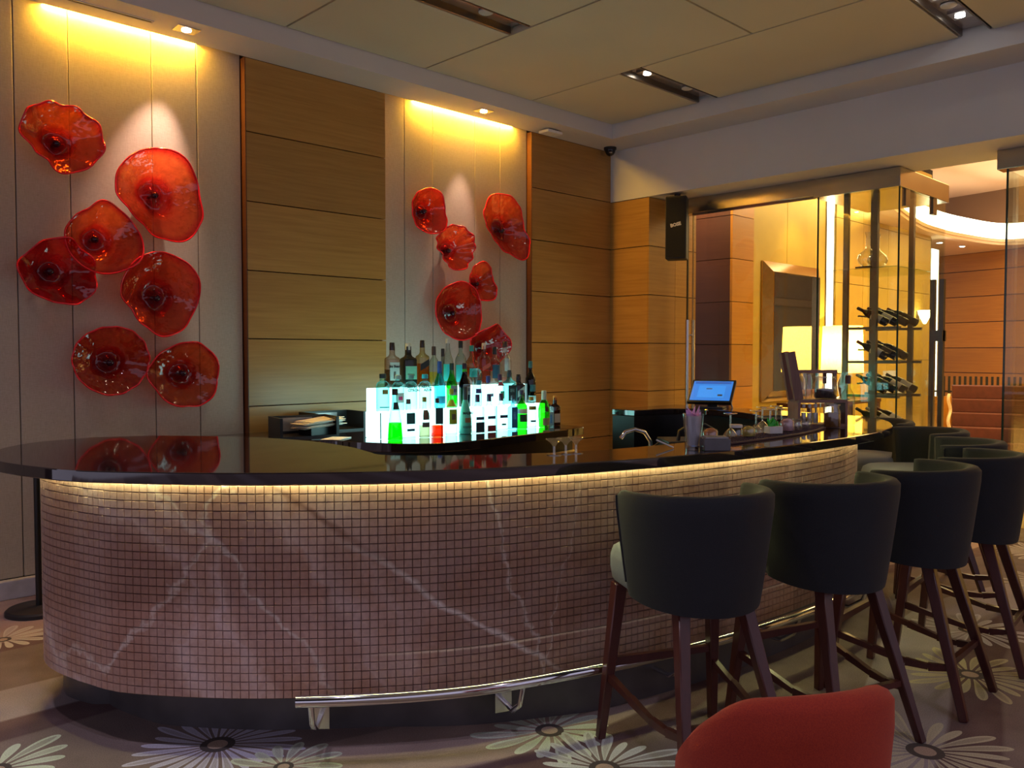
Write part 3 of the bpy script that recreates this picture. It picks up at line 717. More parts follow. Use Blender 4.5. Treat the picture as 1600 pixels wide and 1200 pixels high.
# staff-side shelf and sink unit
ws = crom([(-4.0, -3.50), (-3.68, -3.54), (-3.283, -3.53), (-2.92, -3.49), (-2.66, -3.43), (-2.5, -3.34)], 4)
MB().prism(ws+offset(ws, .26)[::-1], .965, 1.0).build('staff_shelf', m_black, bar, bevel=.003)
MB().prism(offset(ws, .01)+offset(ws, .20)[::-1], 0, .965).build('staff_cabinet', m_black, bar)
sk = thing('sink_unit', 'black sink unit standing inside the bar', 'sink', (-3.12, -2.72, 0))
MB().box(-.42, .42, -.26, .26, 0, .86).build('cabinet_body', m_black, sk, bevel=.004); MB().box(-.44, .44, -.28, .28, .86, .89).build('sink_top', m_steel, sk, bevel=.004)
t = thing('faucet', 'chrome swan-neck faucet behind the bar', 'faucet', (-3.03, -2.79, .89), math.radians(20))
MB().lathe([(.03, 0), (.03, .015), (.018, .03), (.016, .05)], 16).build('base', m_chrome, t, smooth=40)
MB().tube([(0, 0, .04), (-.002, .002, .09), (-.03, .03, .145), (-.075, .075, .165), (-.12, .12, .15), (-.14, .14, .115)], .0115, 10).build('spout', m_chrome, t, smooth=60)
MB().bar((.01, 0, .05), (.07, -.03, .075), .012, .008).build('lever', m_chrome, t)

# ================================================================== BACK COUNTER, LIT DISPLAY, BOTTLES
bc0 = crom([(-4.55, -.30), (-4.30, -.66), (-4.07, -.90), (-3.97, -1.15), (-3.80, -1.45), (-3.49, -1.59), (-2.93, -1.54), (-2.3, -1.47), (-2.06, -1.42)], 6)
ZB = .92
bk = thing('back_counter', 'black back counter holding the glowing bottle display', 'back bar')
MB().prism(bc0+[(-2.0, -1.3), (-2.0, -.03), (-4.6, -.03)], ZB-.06, ZB).build('back_top', m_granite, bk, bevel=.004, smooth=20)
MB().prism(offset(bc0, .10)+[(-2.1, -1.25), (-2.1, -.04), (-4.5, -.04)], .0, ZB-.06).build('back_body', m_black, bk, smooth=30)
MB().prism(offset(bc0, .06)[14:]+offset(bc0, .09)[14:][::-1], .72, .745).build('front_rail', m_steel, bk, smooth=30)
m_glow = emis('cyan_glow_acrylic', (.50, 1, .98), 2.0)
lb = thing('lit_bottle_display', 'stepped glowing cyan light box carrying the bottles', 'light box', (0, 0, ZB))
LX0, LX1 = -3.775, -2.16
MB().box(LX0, LX1, -1.09, -.91, 0.002, .18).build('lower_step', m_glow, lb, bevel=.004)
MB().box(-3.665, LX1-.05, -.91, -.76, .002, .335).build('upper_step', m_glow, lb, bevel=.004)
m_edge2 = M('acrylic_edge', (.05, .35, .36), .1)
for x in (LX0, -3.24, -2.70, LX1): MB().box(x-.003, x+.003, -1.094, -1.088, .002, .18).build('acrylic_joint', m_edge2, lb)

GL = {}
def glass_m(col, base=.05):
    k = tuple(round(c, 3) for c in col)
    if k not in GL: GL[k] = pane('bottle_glass', k, base, .5, .0, 0, .8)
    return GL[k]
SM = {}
def solid(col, rough=.4, metal=0):
    k = (tuple(col), rough, metal)
    if k not in SM: SM[k] = M('printed_surface', col, rough, metal, var=.05, vscale=60)
    return SM[k]
PROF = {
 'std': [(.90, 0), (1, .02), (1, .53), (.93, .60), (.62, .68), (.37, .74), (.34, .88), (.36, .93)],
 'square': [(.95, 0), (1, .015), (1, .62), (.93, .655), (.5, .70), (.38, .74), (.36, .90), (.36, .93)],
 'tall': [(.9, 0), (1, .02), (1, .48), (.88, .57), (.56, .68), (.40, .77), (.36, .92), (.36, .94)],
 'flare': [(.96, 0), (1, .02), (.98, .10), (.86, .36), (.66, .56), (.44, .70), (.38, .80), (.36, .93)],
 'bell': [(.93, 0), (1, .02), (1, .64), (.94, .71), (.75, .77), (.46, .80), (.42, .90), (.44, .93)],
 'globe': [(.92, 0), (1, .02), (.96, .30), (.80, .50), (.82, .60), (1.0, .74), (1.02, .84), (.80, .94), (.4, .99), (.1, 1.0)],
 'cone': [(.92, 0), (1, .02), (.97, .30), (.80, .47), (.52, .62), (.36, .72), (.33, .90), (.34, .93)],
 'flask': [(.75, 0), (.85, .02), (1.0, .30), (1.0, .50), (.75, .66), (.42, .75), (.38, .90), (.38, .93)],
}
def cut(prof, z, upper):
    out = []
    for (r0, z0), (r1, z1) in zip(prof, prof[1:]):
        if upper:
            if z1 > z >= z0: out.append((r0+(r1-r0)*(z-z0)/(z1-z0), z))
            if z1 > z: out.append((r1, z1))
        else:
            if z0 <= z: out.append((r0, z0))
            if z0 <= z < z1: out.append((r0+(r1-r0)*(z-z0)/(z1-z0), z))
    return out
def rad(prof, z):
    for (r0, z0), (r1, z1) in zip(prof, prof[1:]):
        if z0 <= z <= z1: return r0+(r1-r0)*(z-z0)/max(z1-z0, 1e-6)
    return prof[-1][0]
def bottle(name, label, loc, kind, H, R, glass, liquid=None, fill=.5, cap=(.02, .02, .02), caph=.12, labels=(), face=-100, group=None, text=None, shoulder=None):
    t = thing(name, label, 'bottle', loc, 0, group)
    sq = 7 if kind == 'square' else 2; pf = PROF[kind]; S = lambda p: [(r*R, z*H) for r, z in p]
    rot = math.radians(face+90)
    if liquid:
        MB().lathe(S(cut(pf, fill, False)), 20, sq=sq, cap=False, rot=rot).build('filled_glass', glass_m(liquid), t, smooth=50)
        MB().lathe(S(cut(pf, fill, True)), 20, sq=sq, cap=False, rot=rot).build('glass', glass_m(glass), t, smooth=50)
    else:
        MB().lathe(S(pf), 20, sq=sq, cap=False, rot=rot).build('glass', glass_m(glass) if len(glass) == 3 else solid(glass[:3], .15), t, smooth=50)
    if cap:
        rc = rad(pf, .93)*R*1.12 if kind != 'globe' else 0
        if rc: MB().lathe([(rc, (1-caph)*H), (rc, .985*H), (rc*.85, H)], 14).build('cap', solid(cap, .35), t, smooth=40)
    if shoulder: MB().lathe([(rad(pf, z)*R*1.015, z*H) for z in (shoulder[0], (shoulder[0]+shoulder[1])/2, shoulder[1])], 20, cap=False).build('neck_foil', solid(shoulder[2], .3), t, smooth=50)
    for lb_ in labels:
        z0, z1, hw, col = lb_[:4]; slant = lb_[4] if len(lb_) > 4 else 0
        def fn(u, v):
            a = math.radians(face+(u-.5)*2*hw); z = z0+(z1-z0)*v+slant*(u-.5)
            if sq != 2:
                q = (u-.5)*2*min(1, hw/55); rr = R*1.012
                return (math.cos(rot)*q*rr*.86+math.sin(rot)*rr*1.0, math.sin(rot)*q*rr*.86-math.cos(rot)*rr*1.0, z*H)
            rr = rad(pf, max(0, min(1, z)))*R*1.014
            return (rr*math.cos(a), rr*math.sin(a), z*H)
        b = MB().grid(fn, 12, 4); b.build('label', solid(col, .5), t, smooth=60)
    if text:
        body, zt, sz, col = text; a = math.radians(face); d = Vector((math.cos(a), math.sin(a), 0)); rr = rad(pf, zt)*R*1.07
        text_part('lettering', body, solid(col, .5), t, d*rr+Vector((0, 0, zt*H)), (-d.y, d.x, 0), (0, 0, 1), sz)
    return t
CLR = (.88, .985, .97); BLK = (.015, .015, .017)
ORD = ['first', 'second', 'third', 'fourth', 'fifth', 'sixth', 'seventh', 'eighth', 'ninth', 'tenth', 'eleventh', 'twelfth', 'thirteenth', 'fourteenth', 'fifteenth']
FY = {'front row': [-1.22, -1.2, -1.2, -1.24, -1.2, -1.18, -1.19, -1.18, -1.17, -1.18, -1.2, -1.15, -1.22, -1.19, -1.15], 'middle row': [-1.0, -1.0, -1.0, -1.0, -1.0, -1.0, -1.0, -1.0, -1.0, -1.0, -1.0, -1.0, -1.0], 'back row': [-0.835, -0.835, -0.835, -0.835, -0.835, -0.835, -0.835, -0.835, -0.835, -0.835, -0.7]}
G1, G2, G3 = 'bottles standing before the light box', 'bottles on the lower lit step', 'bottles on the upper lit step'
front = [  # X, look, kwargs
 (-3.749, 'bright green liqueur bottle with dark neck', dict(kind='flare', H=.345, R=.050, glass=(.75, .98, .93), liquid=(.02, .80, .03), fill=.34, cap=BLK, labels=[(.60, .74, 50, (.01, .05, .06))])),
 (-3.623, 'clear bottle with square teal label', dict(kind='square', H=.27, R=.040, glass=CLR, cap=(.12, .12, .14), labels=[(.38, .66, 50, (.02, .20, .21)), (.20, .26, 45, (.02, .10, .22))])),
 (-3.485, 'clear bottle with arched brown label', dict(kind='std', H=.28, R=.037, glass=CLR, liquid=(.62, .58, .42), fill=.3, cap=(.3, .32, .05), labels=[(.44, .68, 40, (.15, .11, .07)), (.26, .38, 48, (.14, .14, .13))])),
 (-3.404, 'square bottle with dark teal label over red liquid', dict(kind='square', H=.27, R=.034, glass=CLR, liquid=(.92, .10, .02), fill=.30, cap=BLK, labels=[(.34, .76, 55, (.01, .09, .11))])),
 (-3.243, 'clear bottle with lime green label', dict(kind='std', H=.33, R=.042, glass=CLR, cap=(.35, .5, .03), shoulder=(.62, .76, (.45, .6, .05)), labels=[(.24, .56, 46, (.36, .52, .02)), (.34, .46, 22, (.12, .10, .09))])),
 (-3.093, 'pale teal coconut rum bottle with lettering', dict(kind='cone', H=.34, R=.047, glass=(.10, .62, .52, 1), cap=(.03, .05, .06), caph=.28, labels=[(.24, .34, 30, (.30, .16, .06)), (.12, .17, 50, (.03, .25, .22))], text=('MALIBU', .44, .024, (.02, .03, .04)))),
 (-2.983, 'square clear bottle with blue-black base label', dict(kind='square', H=.28, R=.041, glass=CLR, cap=(.05, .02, .12), caph=.2, labels=[(.01, .28, 58, (.01, .035, .06)), (.34, .42, 52, (.02, .06, .16))])),
 (-2.859, 'square clear bottle with dark red base label', dict(kind='square', H=.28, R=.041, glass=CLR, cap=(.04, .03, .16), caph=.2, labels=[(.01, .17, 58, (.30, .02, .03)), (.34, .42, 52, (.02, .06, .16))])),
 (-2.725, 'square clear bottle with plain lower half', dict(kind='square', H=.28, R=.041, glass=CLR, cap=(.05, .02, .08), caph=.2, labels=[(.34, .42, 52, (.02, .06, .16)), (.14, .19, 30, (.05, .45, .40))])),
 (-2.613, 'pale blue gin bottle with tall blue label', dict(kind='square', H=.26, R=.030, glass=(.55, .85, .98), cap=(.05, .08, .12), labels=[(.05, .66, 56, (.02, .16, .38)), (.30, .52, 26, (.30, .55, .70))])),
 (-2.536, 'green herbal liqueur bottle with white band', dict(kind='std', H=.30, R=.044, glass=(.10, .75, .08), cap=(.03, .05, .12), labels=[(.40, .52, 80, (.75, .85, .70)), (.19, .38, 50, (.01, .10, .03))])),
 (-2.380, 'clear bottle with amber shoulder', dict(kind='bell', H=.24, R=.040, glass=CLR, liquid=(.85, .95, .92), fill=.5, cap=(.3, .2, .02), labels=[(.58, .70, 60, (.30, .20, .02)), (.18, .24, 40, (.03, .06, .10))])),
 (-2.308, 'green round liqueur bottle with long pale neck', dict(kind='flask', H=.29, R=.047, glass=(.12, .78, .05), cap=(.42, .60, .58), caph=.26, labels=[(.06, .26, 46, (.40, .36, .22)), (.44, .56, 20, (.06, .01, .02))])),
 (-2.217, 'small square bottle with pale blue label', dict(kind='square', H=.18, R=.030, glass=CLR, cap=(.05, .02, .02), labels=[(.04, .64, 58, (.32, .62, .78)), (.15, .52, 16, (.02, .15, .40))])),
 (-2.107, 'dark square bottle with orange cap', dict(kind='square', H=.24, R=.036, glass=(.16, .05, .035), cap=(.55, .24, .04), caph=.15, labels=[(.10, .40, 48, (.55, .50, .46))])),
]
mid = [
 (-3.692, 'clear bottle with faint gold lettering', dict(kind='bell', H=.262, R=.047, glass=(.55, .93, .90), cap=(.01, .06, .07), labels=[(.46, .58, 26, (.40, .42, .12)), (.10, .13, 50, (.03, .25, .28))])),
 (-3.561, 'clear bottle with pink flower label', dict(kind='bell', H=.25, R=.044, glass=(.62, .93, .91), cap=(.35, .62, .62), labels=[(.22, .50, 44, (.62, .85, .82)), (.30, .40, 20, (.72, .02, .22))])),
 (-3.449, 'clear vodka bottle with black two-line lettering', dict(kind='bell', H=.252, R=.045, glass=(.70, .96, .93), cap=(.15, .38, .40), text=('ABSOLUT\nCITRON', .60, .024, (.03, .05, .05)))),
 (-3.322, 'clear vodka bottle with blue two-line lettering', dict(kind='bell', H=.252, R=.045, glass=(.72, .97, .94), cap=(.02, .45, .60), text=('ABSOLUT\nAZUR', .60, .024, (.0, .16, .26)))),
 (-3.185, 'tall frosted cyan bottle with blue neck', dict(kind='tall', H=.345, R=.042, glass=(.20, .76, .85), cap=(.02, .10, .45), caph=.26, labels=[(.10, .26, 60, (.02, .35, .60))])),
 (-3.069, 'green vermouth bottle with round grey label', dict(kind='tall', H=.33, R=.043, glass=(.05, .55, .06), cap=(.01, .06, .06), caph=.16, labels=[(.28, .50, 40, (.22, .26, .32)), (.35, .42, 28, (.03, .05, .10))])),
 (-2.943, 'near-black vermouth bottle with round grey label', dict(kind='tall', H=.33, R=.045, glass=(.012, .03, .05), cap=(.03, .02, .05), caph=.14, shoulder=(.80, .87, (.02, .45, .03)), labels=[(.28, .52, 40, (.24, .30, .38)), (.36, .43, 30, (.03, .04, .10))])),
 (-2.820, 'clear bottle with bulbous round top', dict(kind='globe', H=.29, R=.042, glass=(.70, .93, .92), cap=None, labels=[(.56, .68, 30, (.05, .25, .30)), (.34, .46, 40, (.05, .05, .22))])),
 (-2.701, 'clear bottle with indigo cap and collar', dict(kind='std', H=.23, R=.042, glass=CLR, cap=(.03, .05, .22), caph=.24, labels=[(.3, .4, 35, (.04, .10, .28))])),
 (-2.578, 'clear bottle with purple and red collar', dict(kind='std', H=.24, R=.042, glass=CLR, cap=(.05, .02, .08), caph=.2, labels=[(.62, .74, 60, (.25, .02, .08)), (.2, .45, 25, (.02, .45, .28))])),
 (-2.474, 'square whiskey bottle with black label', dict(kind='square', H=.27, R=.043, glass=(.50, .88, .86), cap=(.03, .06, .08), caph=.2, labels=[(.10, .56, 54, (.01, .03, .035)), (.36, .46, 28, (.45, .62, .62))])),
 (-2.374, 'black angular bottle with silver triangle label', dict(kind='square', H=.235, R=.042, glass=(.02, .02, .03, 1), cap=BLK, labels=[(.30, .52, 50, (.35, .52, .52), .18)])),
 (-2.236, 'tall dark wine-shaped bottle with teal emblem', dict(kind='std', H=.34, R=.043, glass=(.015, .05, .06), cap=(.03, .16, .17), caph=.16, labels=[(.28, .44, 40, (.03, .16, .18)), (.04, .18, 55, (.30, .62, .62))])),
]
back = [
 (-3.491, 'bourbon bottle with white portrait label', dict(kind='square', H=.325, R=.047, glass=(.80, .66, .58), liquid=(.40, .26, .16), fill=.40, cap=BLK, caph=.17, labels=[(.16, .56, 50, (.62, .78, .72)), (.20, .36, 14, (.25, .10, .08))], text=('Jim Beam', .47, .024, (.03, .03, .03)))),
 (-3.347, 'broad black-green bottle with pale cap and mint label', dict(kind='square', H=.32, R=.052, glass=(.015, .02, .016, 1), cap=(.60, .72, .64), caph=.15, labels=[(.18, .48, 54, (.22, .62, .42)), (.26, .31, 34, (.10, .22, .18))])),
 (-3.216, 'whisky bottle with slanted black label', dict(kind='square', H=.345, R=.043, glass=(.80, .68, .45), liquid=(.70, .34, .06), fill=.50, cap=BLK, caph=.16, labels=[(.40, .54, 54, (.02, .02, .02), .12)])),
 (-3.106, 'clear bottle with pale yellow lower half', dict(kind='std', H=.30, R=.041, glass=(.78, .80, .74), liquid=(.86, .84, .30), fill=.36, cap=(.06, .05, .05), caph=.22)),
 (-2.969, 'tall slim clear bottle with cyan paper band', dict(kind='tall', H=.36, R=.041, glass=(.82, .84, .80), cap=(.5, .52, .48), caph=.10, labels=[(.10, .46, 80, (.03, .55, .60))])),
 (-2.840, 'clear bottle with glossy black cap and cyan band', dict(kind='std', H=.345, R=.045, glass=(.72, .80, .78), cap=(.01, .02, .02), caph=.16, labels=[(.08, .46, 80, (.03, .52, .56))])),
 (-2.727, 'amber bottle with teal cap and label', dict(kind='std', H=.31, R=.045, glass=(.85, .55, .36), liquid=(.72, .32, .08), fill=.45, cap=(.02, .26, .27), caph=.15, labels=[(.20, .42, 50, (.03, .32, .30))])),
 (-2.598, 'rose-tinted bottle with slanted red label', dict(kind='square', H=.33, R=.042, glass=(.88, .55, .48), liquid=(.80, .36, .26), fill=.44, cap=(.62, .55, .50), caph=.15, labels=[(.38, .48, 54, (.45, .07, .05), .12)])),
 (-2.480, 'clear bottle with black cap and navy label', dict(kind='std', H=.30, R=.043, glass=(.82, .78, .72), cap=(.01, .02, .03), caph=.2, labels=[(.16, .52, 55, (.01, .07, .12))])),
 (-2.366, 'tall clear bottle with white side labels', dict(kind='std', H=.345, R=.050, glass=(.84, .80, .76), cap=(.05, .03, .03), caph=.14, labels=[(.30, .60, 34, (.48, .50, .46)), (.04, .16, 60, (.30, .08, .05))])),
 (-2.908, 'short bottle with black cap behind the blue-necked one', dict(kind='tall', H=.62, R=.036, glass=(.5, .55, .5), cap=BLK, caph=.1)),
]
for lst, z, g, rn in ((front, ZB, G1, 'front row'), (mid, ZB+.18, G2, 'middle row'), (back, ZB+.335, G3, 'back row')):
    for i, (x, look, kw) in enumerate(lst):
        y = kw.pop('y', None)
        yy = FY[rn][i]; zz = z if yy < -.75 else ZB
        bottle('liqueur_bottle', f'{look}, {rn} of the lit display', (x, yy, zz+.002), face=-102, group=g, **kw)

# ================================================================== BAR STOOLS
def make_stool():
    t = thing('bar_stool', 'x', 'bar stool')
    ft = {(-1, 1): (-.255, .265), (1, 1): (.255, .265), (-1, -1): (-.215, -.29), (1, -1): (.215, -.29)}
    tp = {(-1, 1): (-.205, .20), (1, 1): (.205, .20), (-1, -1): (-.122, -.098), (1, -1): (.122, -.098)}
    at = lambda k, z: (tp[k][0]+(ft[k][0]-tp[k][0])*(1-z/.66), tp[k][1]+(ft[k][1]-tp[k][1])*(1-z/.66), z)
    for k in ft: MB().bar(at(k, 0), at(k, .625), .032, .050, up=(0, 1, 0)).build('leg', m_leg, t, bevel=.004, bseg=1)
    MB().bar(at((-1, 1), .31), at((1, 1), .31), .024, d0=.034).build('front_stretcher', m_leg, t)
    MB().bar(at((-1, -1), .22), at((1, -1), .22), .022, d0=.03).build('rear_stretcher', m_leg, t)
    for s in (-1, 1):
        a, b = Vector(at((s, 1), .255)), Vector(at((s, -1), .20)); m = (a+b)/2+Vector((0, -.06, -.035)); b2 = MB()
        pts = [a, a.lerp(m, .55), m, m.lerp(b, .5)+Vector((0, 0, -.008)), b]
        for p, q in zip(pts, pts[1:]): b2.bar(p, q, .022, d0=.032)
        b2.build('side_stretcher', m_leg, t)
    def seat(u, v):
        a = u*2*math.pi; ca, sa = math.cos(a), math.sin(a); m = (abs(ca)**3.4+abs(sa)**3.4)**(-1/3.4)
        pr = [(0, .615), (.86, .615), (.97, .635), (1.0, .68), (1.0, .72), (.965, .75), (.87, .767), (.5, .777), (0, .78)]
        r, z = pr[int(round(v*8))]
        y_ = sa*m*r; k_ = 1 if y_ > 0 else 1-.22*min(1, -y_)**2
        return (ca*m*r*.240*k_, .055+y_*(.300 if y_ > 0 else .235), z)
    MB().grid(seat, 40, 9, cu=True).build('seat', m_stoolseat, t, smooth=70)
    TH = math.radians(99)
    def shell(u, v):
        ph = (u-.5)*2*TH; w = abs(u-.5)*2
        zt, zb = 1.018-.012*w, .590+.035*w**2
        sec = [(.0, 0), (0, .12), (0, .35), (0, .6), (0, .85), (.004, .955), (.018, .99), (.040, 1.0), (.060, .985), (.068, .95), (.068, .7), (.066, .4), (.066, .15), (.066, 0)]
        ins, f = sec[int(round(v*13))]
        end = max(0, (w-.955)/.045)
        z = zb+(zt-zb)*(f*(1-.02*end)+.01*end)
        R = .252+.054*max(0, f)**.9
        ins = ins*(1-.5*end)+.033*.5*end
        r = R-ins
        return (r*math.sin(ph)*.985, .035-r*math.cos(ph)*1.02, z)
    b = MB().grid(shell, 49, 14)
    n = 14
    b.f.append(tuple(range(n))[::-1]); b.f.append(tuple(48*n+k for k in range(n)))
    for i in range(48): b.f.append((i*n, i*n+n-1, (i+1)*n+n-1, (i+1)*n))
    b.build('backrest', m_stool, t, smooth=50)
    # piped seam along both wing edges and the lower back
    pp = []
    for f in [k/8 for k in range(9)]:
        u, v = .02, f*4/13
        pp.append(shell(u, (1+f*4)/13))
    MB().tube([(x*1.01, y, z) for x, y, z in pp], .004, 5).build('piping', m_stool, t, smooth=60)
    MB().tube([(-x*1.01, y, z) for x, y, z in pp], .004, 5).build('piping', m_stool, t, smooth=60)
    return t
stool = make_stool()
SP = [(-4.47, -4.06, -24, 'charcoal bar stool nearest the camera with pale seat showing'),
      (-3.85, -4.26, -18, 'charcoal bar stool second from the near end of the counter'),
      (-3.22, -4.36, 2, 'charcoal bar stool third along the counter from the near one'),
      (-2.55, -4.38, 6, 'charcoal bar stool fourth along the counter, beside the glass partition edge'),
      (-1.98, -4.12, 22, 'charcoal bar stool fifth along the counter, mostly hidden'),
      (-1.38, -3.74, 45, 'charcoal bar stool sixth along, at the rounded counter end'),
      (-.84, -3.20, 72, 'charcoal bar stool farthest around the counter by the wine cabinet')]
for i, (x, y, a, lb_) in enumerate(SP):
    o = stool if i == 0 else copy_tree(stool)
    o.location = (x, y, 0); o.rotation_euler = (0, 0, math.radians(a)); o['label'] = lb_; o['group'] = 'bar stools around the counter'

# ================================================================== RED CHAIR
x, y = -5.256, -4.822
t = thing('armchair', 'red velvet tub chair with rounded back in the foreground', 'chair', (x, y, 0), math.radians(-30))
TH = math.radians(105)
def cshell(u, v):
    ph = (u-.5)*2*TH; w = abs(u-.5)*2
    zt = .770-.10*w**2-.30*max(0, w-.45)**1.5; zb = .30
    sec = [(0, 0), (0, .2), (0, .5), (0, .8), (.006, .94), (.022, .985), (.045, 1), (.068, .985), (.082, .93), (.085, .7), (.085, .3), (.085, 0)]
    ins, f = sec[int(round(v*11))]
    r = (.225+.035*f)-ins
    return (r*math.sin(ph), -r*math.cos(ph)*.95, zb+(zt-zb)*f)
b = MB().grid(cshell, 45, 12); n = 12
b.f.append(tuple(range(n))[::-1]); b.f.append(tuple(44*n+k for k in range(n)))
for i in range(44): b.f.append((i*n, i*n+n-1, (i+1)*n+n-1, (i+1)*n))
b.build('backrest', m_red, t, smooth=50)
def cseat(u, v):
    a = u*2*math.pi; ca, sa = math.cos(a), math.sin(a); m = (abs(ca)**3+abs(sa)**3)**(-1/3)
    r, z = [(0, .27), (.95, .27), (1, .32), (1, .41), (.93, .445), (.5, .46), (0, .46)][int(round(v*6))]
    return (ca*m*r*.185, .03+sa*m*r*.21, z)
MB().grid(cseat, 36, 7, cu=True).build('seat', m_red, t, smooth=60)
for sx in (-1, 1):
    for sy in (-1, 1): MB().bar((sx*.18, sy*.17, 0), (sx*.15, sy*.15, .29), .028, .042).build('leg', m_leg, t)

# ================================================================== BLOWN GLASS WALL FLOWERS
def flower(label, X, Z, radii, depth, tint, ruff=(0, 0), ribs=0, kpos=(0, 0), fold=None, yb=.06):
    """X,Z centre on the wall; radii: twelve (dx,dz) scaled radii counter-clockwise from the right side"""
    t = thing('glass_wall_flower', label, 'wall art', (X, yb, Z), 0, 'red blown glass flowers on the wall')
    na, nr = 72, 20
    def Rr(a):
        k = a/(2*math.pi)*12; i = int(k) % 12; f = k-int(k); f = f*f*(3-2*f)
        return radii[i][0]*(1-f)+radii[(i+1) % 12][0]*f, radii[i][1]*(1-f)+radii[(i+1) % 12][1]*f
    ph0 = (X*13.7+Z*5.1) % 6.28
    def P_(a, s):
        rx, rz = Rr(a % (2*math.pi))
        out = .055+depth*(s**1.6)-.035*math.exp(-((s-.30)/.13)**2)+.03*math.exp(-(s/.16)**2)
        out += ruff[0]*math.sin(ruff[1]*a+ph0)*s**4+.018*math.sin(2*a+ph0)*s**2
        if fold: out += fold[1]*max(0, math.cos(a-math.radians(fold[0])))**6*max(0, s-.45)*1.8
        q = s*(1+ (ruff[0]*.45)*math.sin(ruff[1]*a+ph0+1.2)*s**3/max(rx, .05)*.5)
        ox, oz = kpos[0]*(1-s), kpos[1]*(1-s)
        return (ox+rx*q*math.cos(a), -out, oz+rz*q*math.sin(a))
    b = MB(); b.grid(lambda u, v: P_(u*2*math.pi, .012+.988*v), na, nr, cu=True)
    me = b.mesh('bowl', 75); me.materials.append(m_art)
    tv, rv = [], []
    for i in range(na):
        for j in range(nr):
            s = j/(nr-1); a = i/na*2*math.pi; tv.append(s)
            rv.append(max(0, math.sin(ribs*a+6*math.sin(s*22)*.25*(ribs > 25)))**2*max(0, s-.35)*1.4 if ribs else 0)
    for nm, vals in (('t', tv), ('rib', rv), ('tint', [tint]*len(tv))):
        at = me.attributes.new(nm, 'FLOAT', 'POINT'); at.data.foreach_set('value', vals)
    link('bowl', me, t)
    MB().tube([P_(k/96*2*math.pi, 1.0) for k in range(96)], .0055, 6, closed=True).build('lip', m_artrim, t, smooth=60)
    kb = MB(); c = P_(0, .0); kb.sphere((c[0], c[1]-.012, c[2]), .024, 14, 9); kb.tube([(c[0], c[1], c[2]), (c[0], -.0, c[2])], .014, 8)
    kb.build('boss', m_artknob, t, smooth=60)
    return t
def rr(lst, kx, kz): return [(v/kx, v/kz) for v in lst]
B1 = (224, 226); B2 = (136, 173)
flower('round orange-red glass flower highest in the wide bay', -5.435, 2.837, rr([54, 54, 50, 46, 50, 54, 54, 44, 42, 50, 48, 50], *B1), .10, .25, (.016, 9), 0, (-.02, -.03), (225, .05))
flower('large pink-rimmed glass flower under the brightest light', -4.858, 2.556, rr([62, 66, 68, 67, 68, 66, 62, 52, 52, 64, 74, 68], *B1), .13, .0, (.022, 3), 0, (.0, .01), (60, .06))
flower('plain orange glass flower between the large and crimson ones', -5.212, 2.245, rr([53, 50, 48, 52, 44, 47, 51, 52, 52, 53, 52, 54], *B1), .12, .0, (.016, 3), 0, (-.03, -.01), (310, .05))
flower('ruffled crimson glass flower lowest left of the plain orange one', -5.468, 2.014, rr([50, 46, 46, 47, 44, 46, 52, 46, 46, 44, 52, 50], *B1), .10, 1.0, (.030, 7), 0, (-.04, .0))
flower('large deep red glass flower with bright twisted lip', -4.855, 1.897, rr([58, 60, 62, 64, 62, 60, 60, 50, 54, 63, 62, 58], *B1), .13, .45, (.020, 3), 0, (.0, -.02), (120, .06))
flower('round red glass flower with scale pattern near the counter', -5.162, 1.454, rr([54, 53, 52, 50, 50, 52, 53, 52, 50, 50, 50, 52], *B1), .08, .65, (.007, 14), 26, (.0, -.01))
flower('brownish transparent glass flower lowest in the wide bay', -4.684, 1.359, rr([56, 56, 54, 50, 46, 50, 55, 50, 50, 50, 56, 58], *B1), .07, .15, (.012, 6), 0, (.0, .01))
flower('oval red glass flower highest at the left of the narrow bay', -2.547, 2.729, rr([26, 28, 32, 33, 31, 27, 25, 27, 32, 34, 33, 29], *B2), .10, .75, (.012, 3), 0, (-.02, -.0))
flower('small bright ribbed shell-like glass flower in the spotlight', -2.267, 2.435, rr([29, 32, 34, 35, 32, 30, 29, 26, 30, 34, 34, 30], *B2), .11, .5, (.014, 11), 22, (-.03, -.02))
flower('long kidney-shaped red glass flower on the right side', -1.633, 2.688, rr([34, 36, 42, 50, 54, 44, 35, 30, 32, 42, 58, 46], *B2), .10, .6, (.012, 3), 30, (-.01, -.03))
flower('smallest oval glass flower between the ribbed and round ones', -1.940, 2.161, rr([20, 23, 28, 31, 28, 22, 21, 22, 26, 30, 32, 24], *B2), .10, .3, (.014, 3), 0, (-.02, -.02))
flower('large round red glass flower in the narrow bay', -2.225, 1.882, rr([37, 39, 42, 45, 42, 39, 37, 38, 42, 45, 43, 38], *B2), .12, .6, (.010, 3), 0, (-.02, -.02))
flower('folded pink glass flower half hidden behind the bottles', -1.878, 1.559, rr([32, 36, 40, 36, 34, 32, 34, 34, 36, 36, 34, 32], *B2), .12, .8, (.03, 4), 0, (.0, .0), (110, .12))

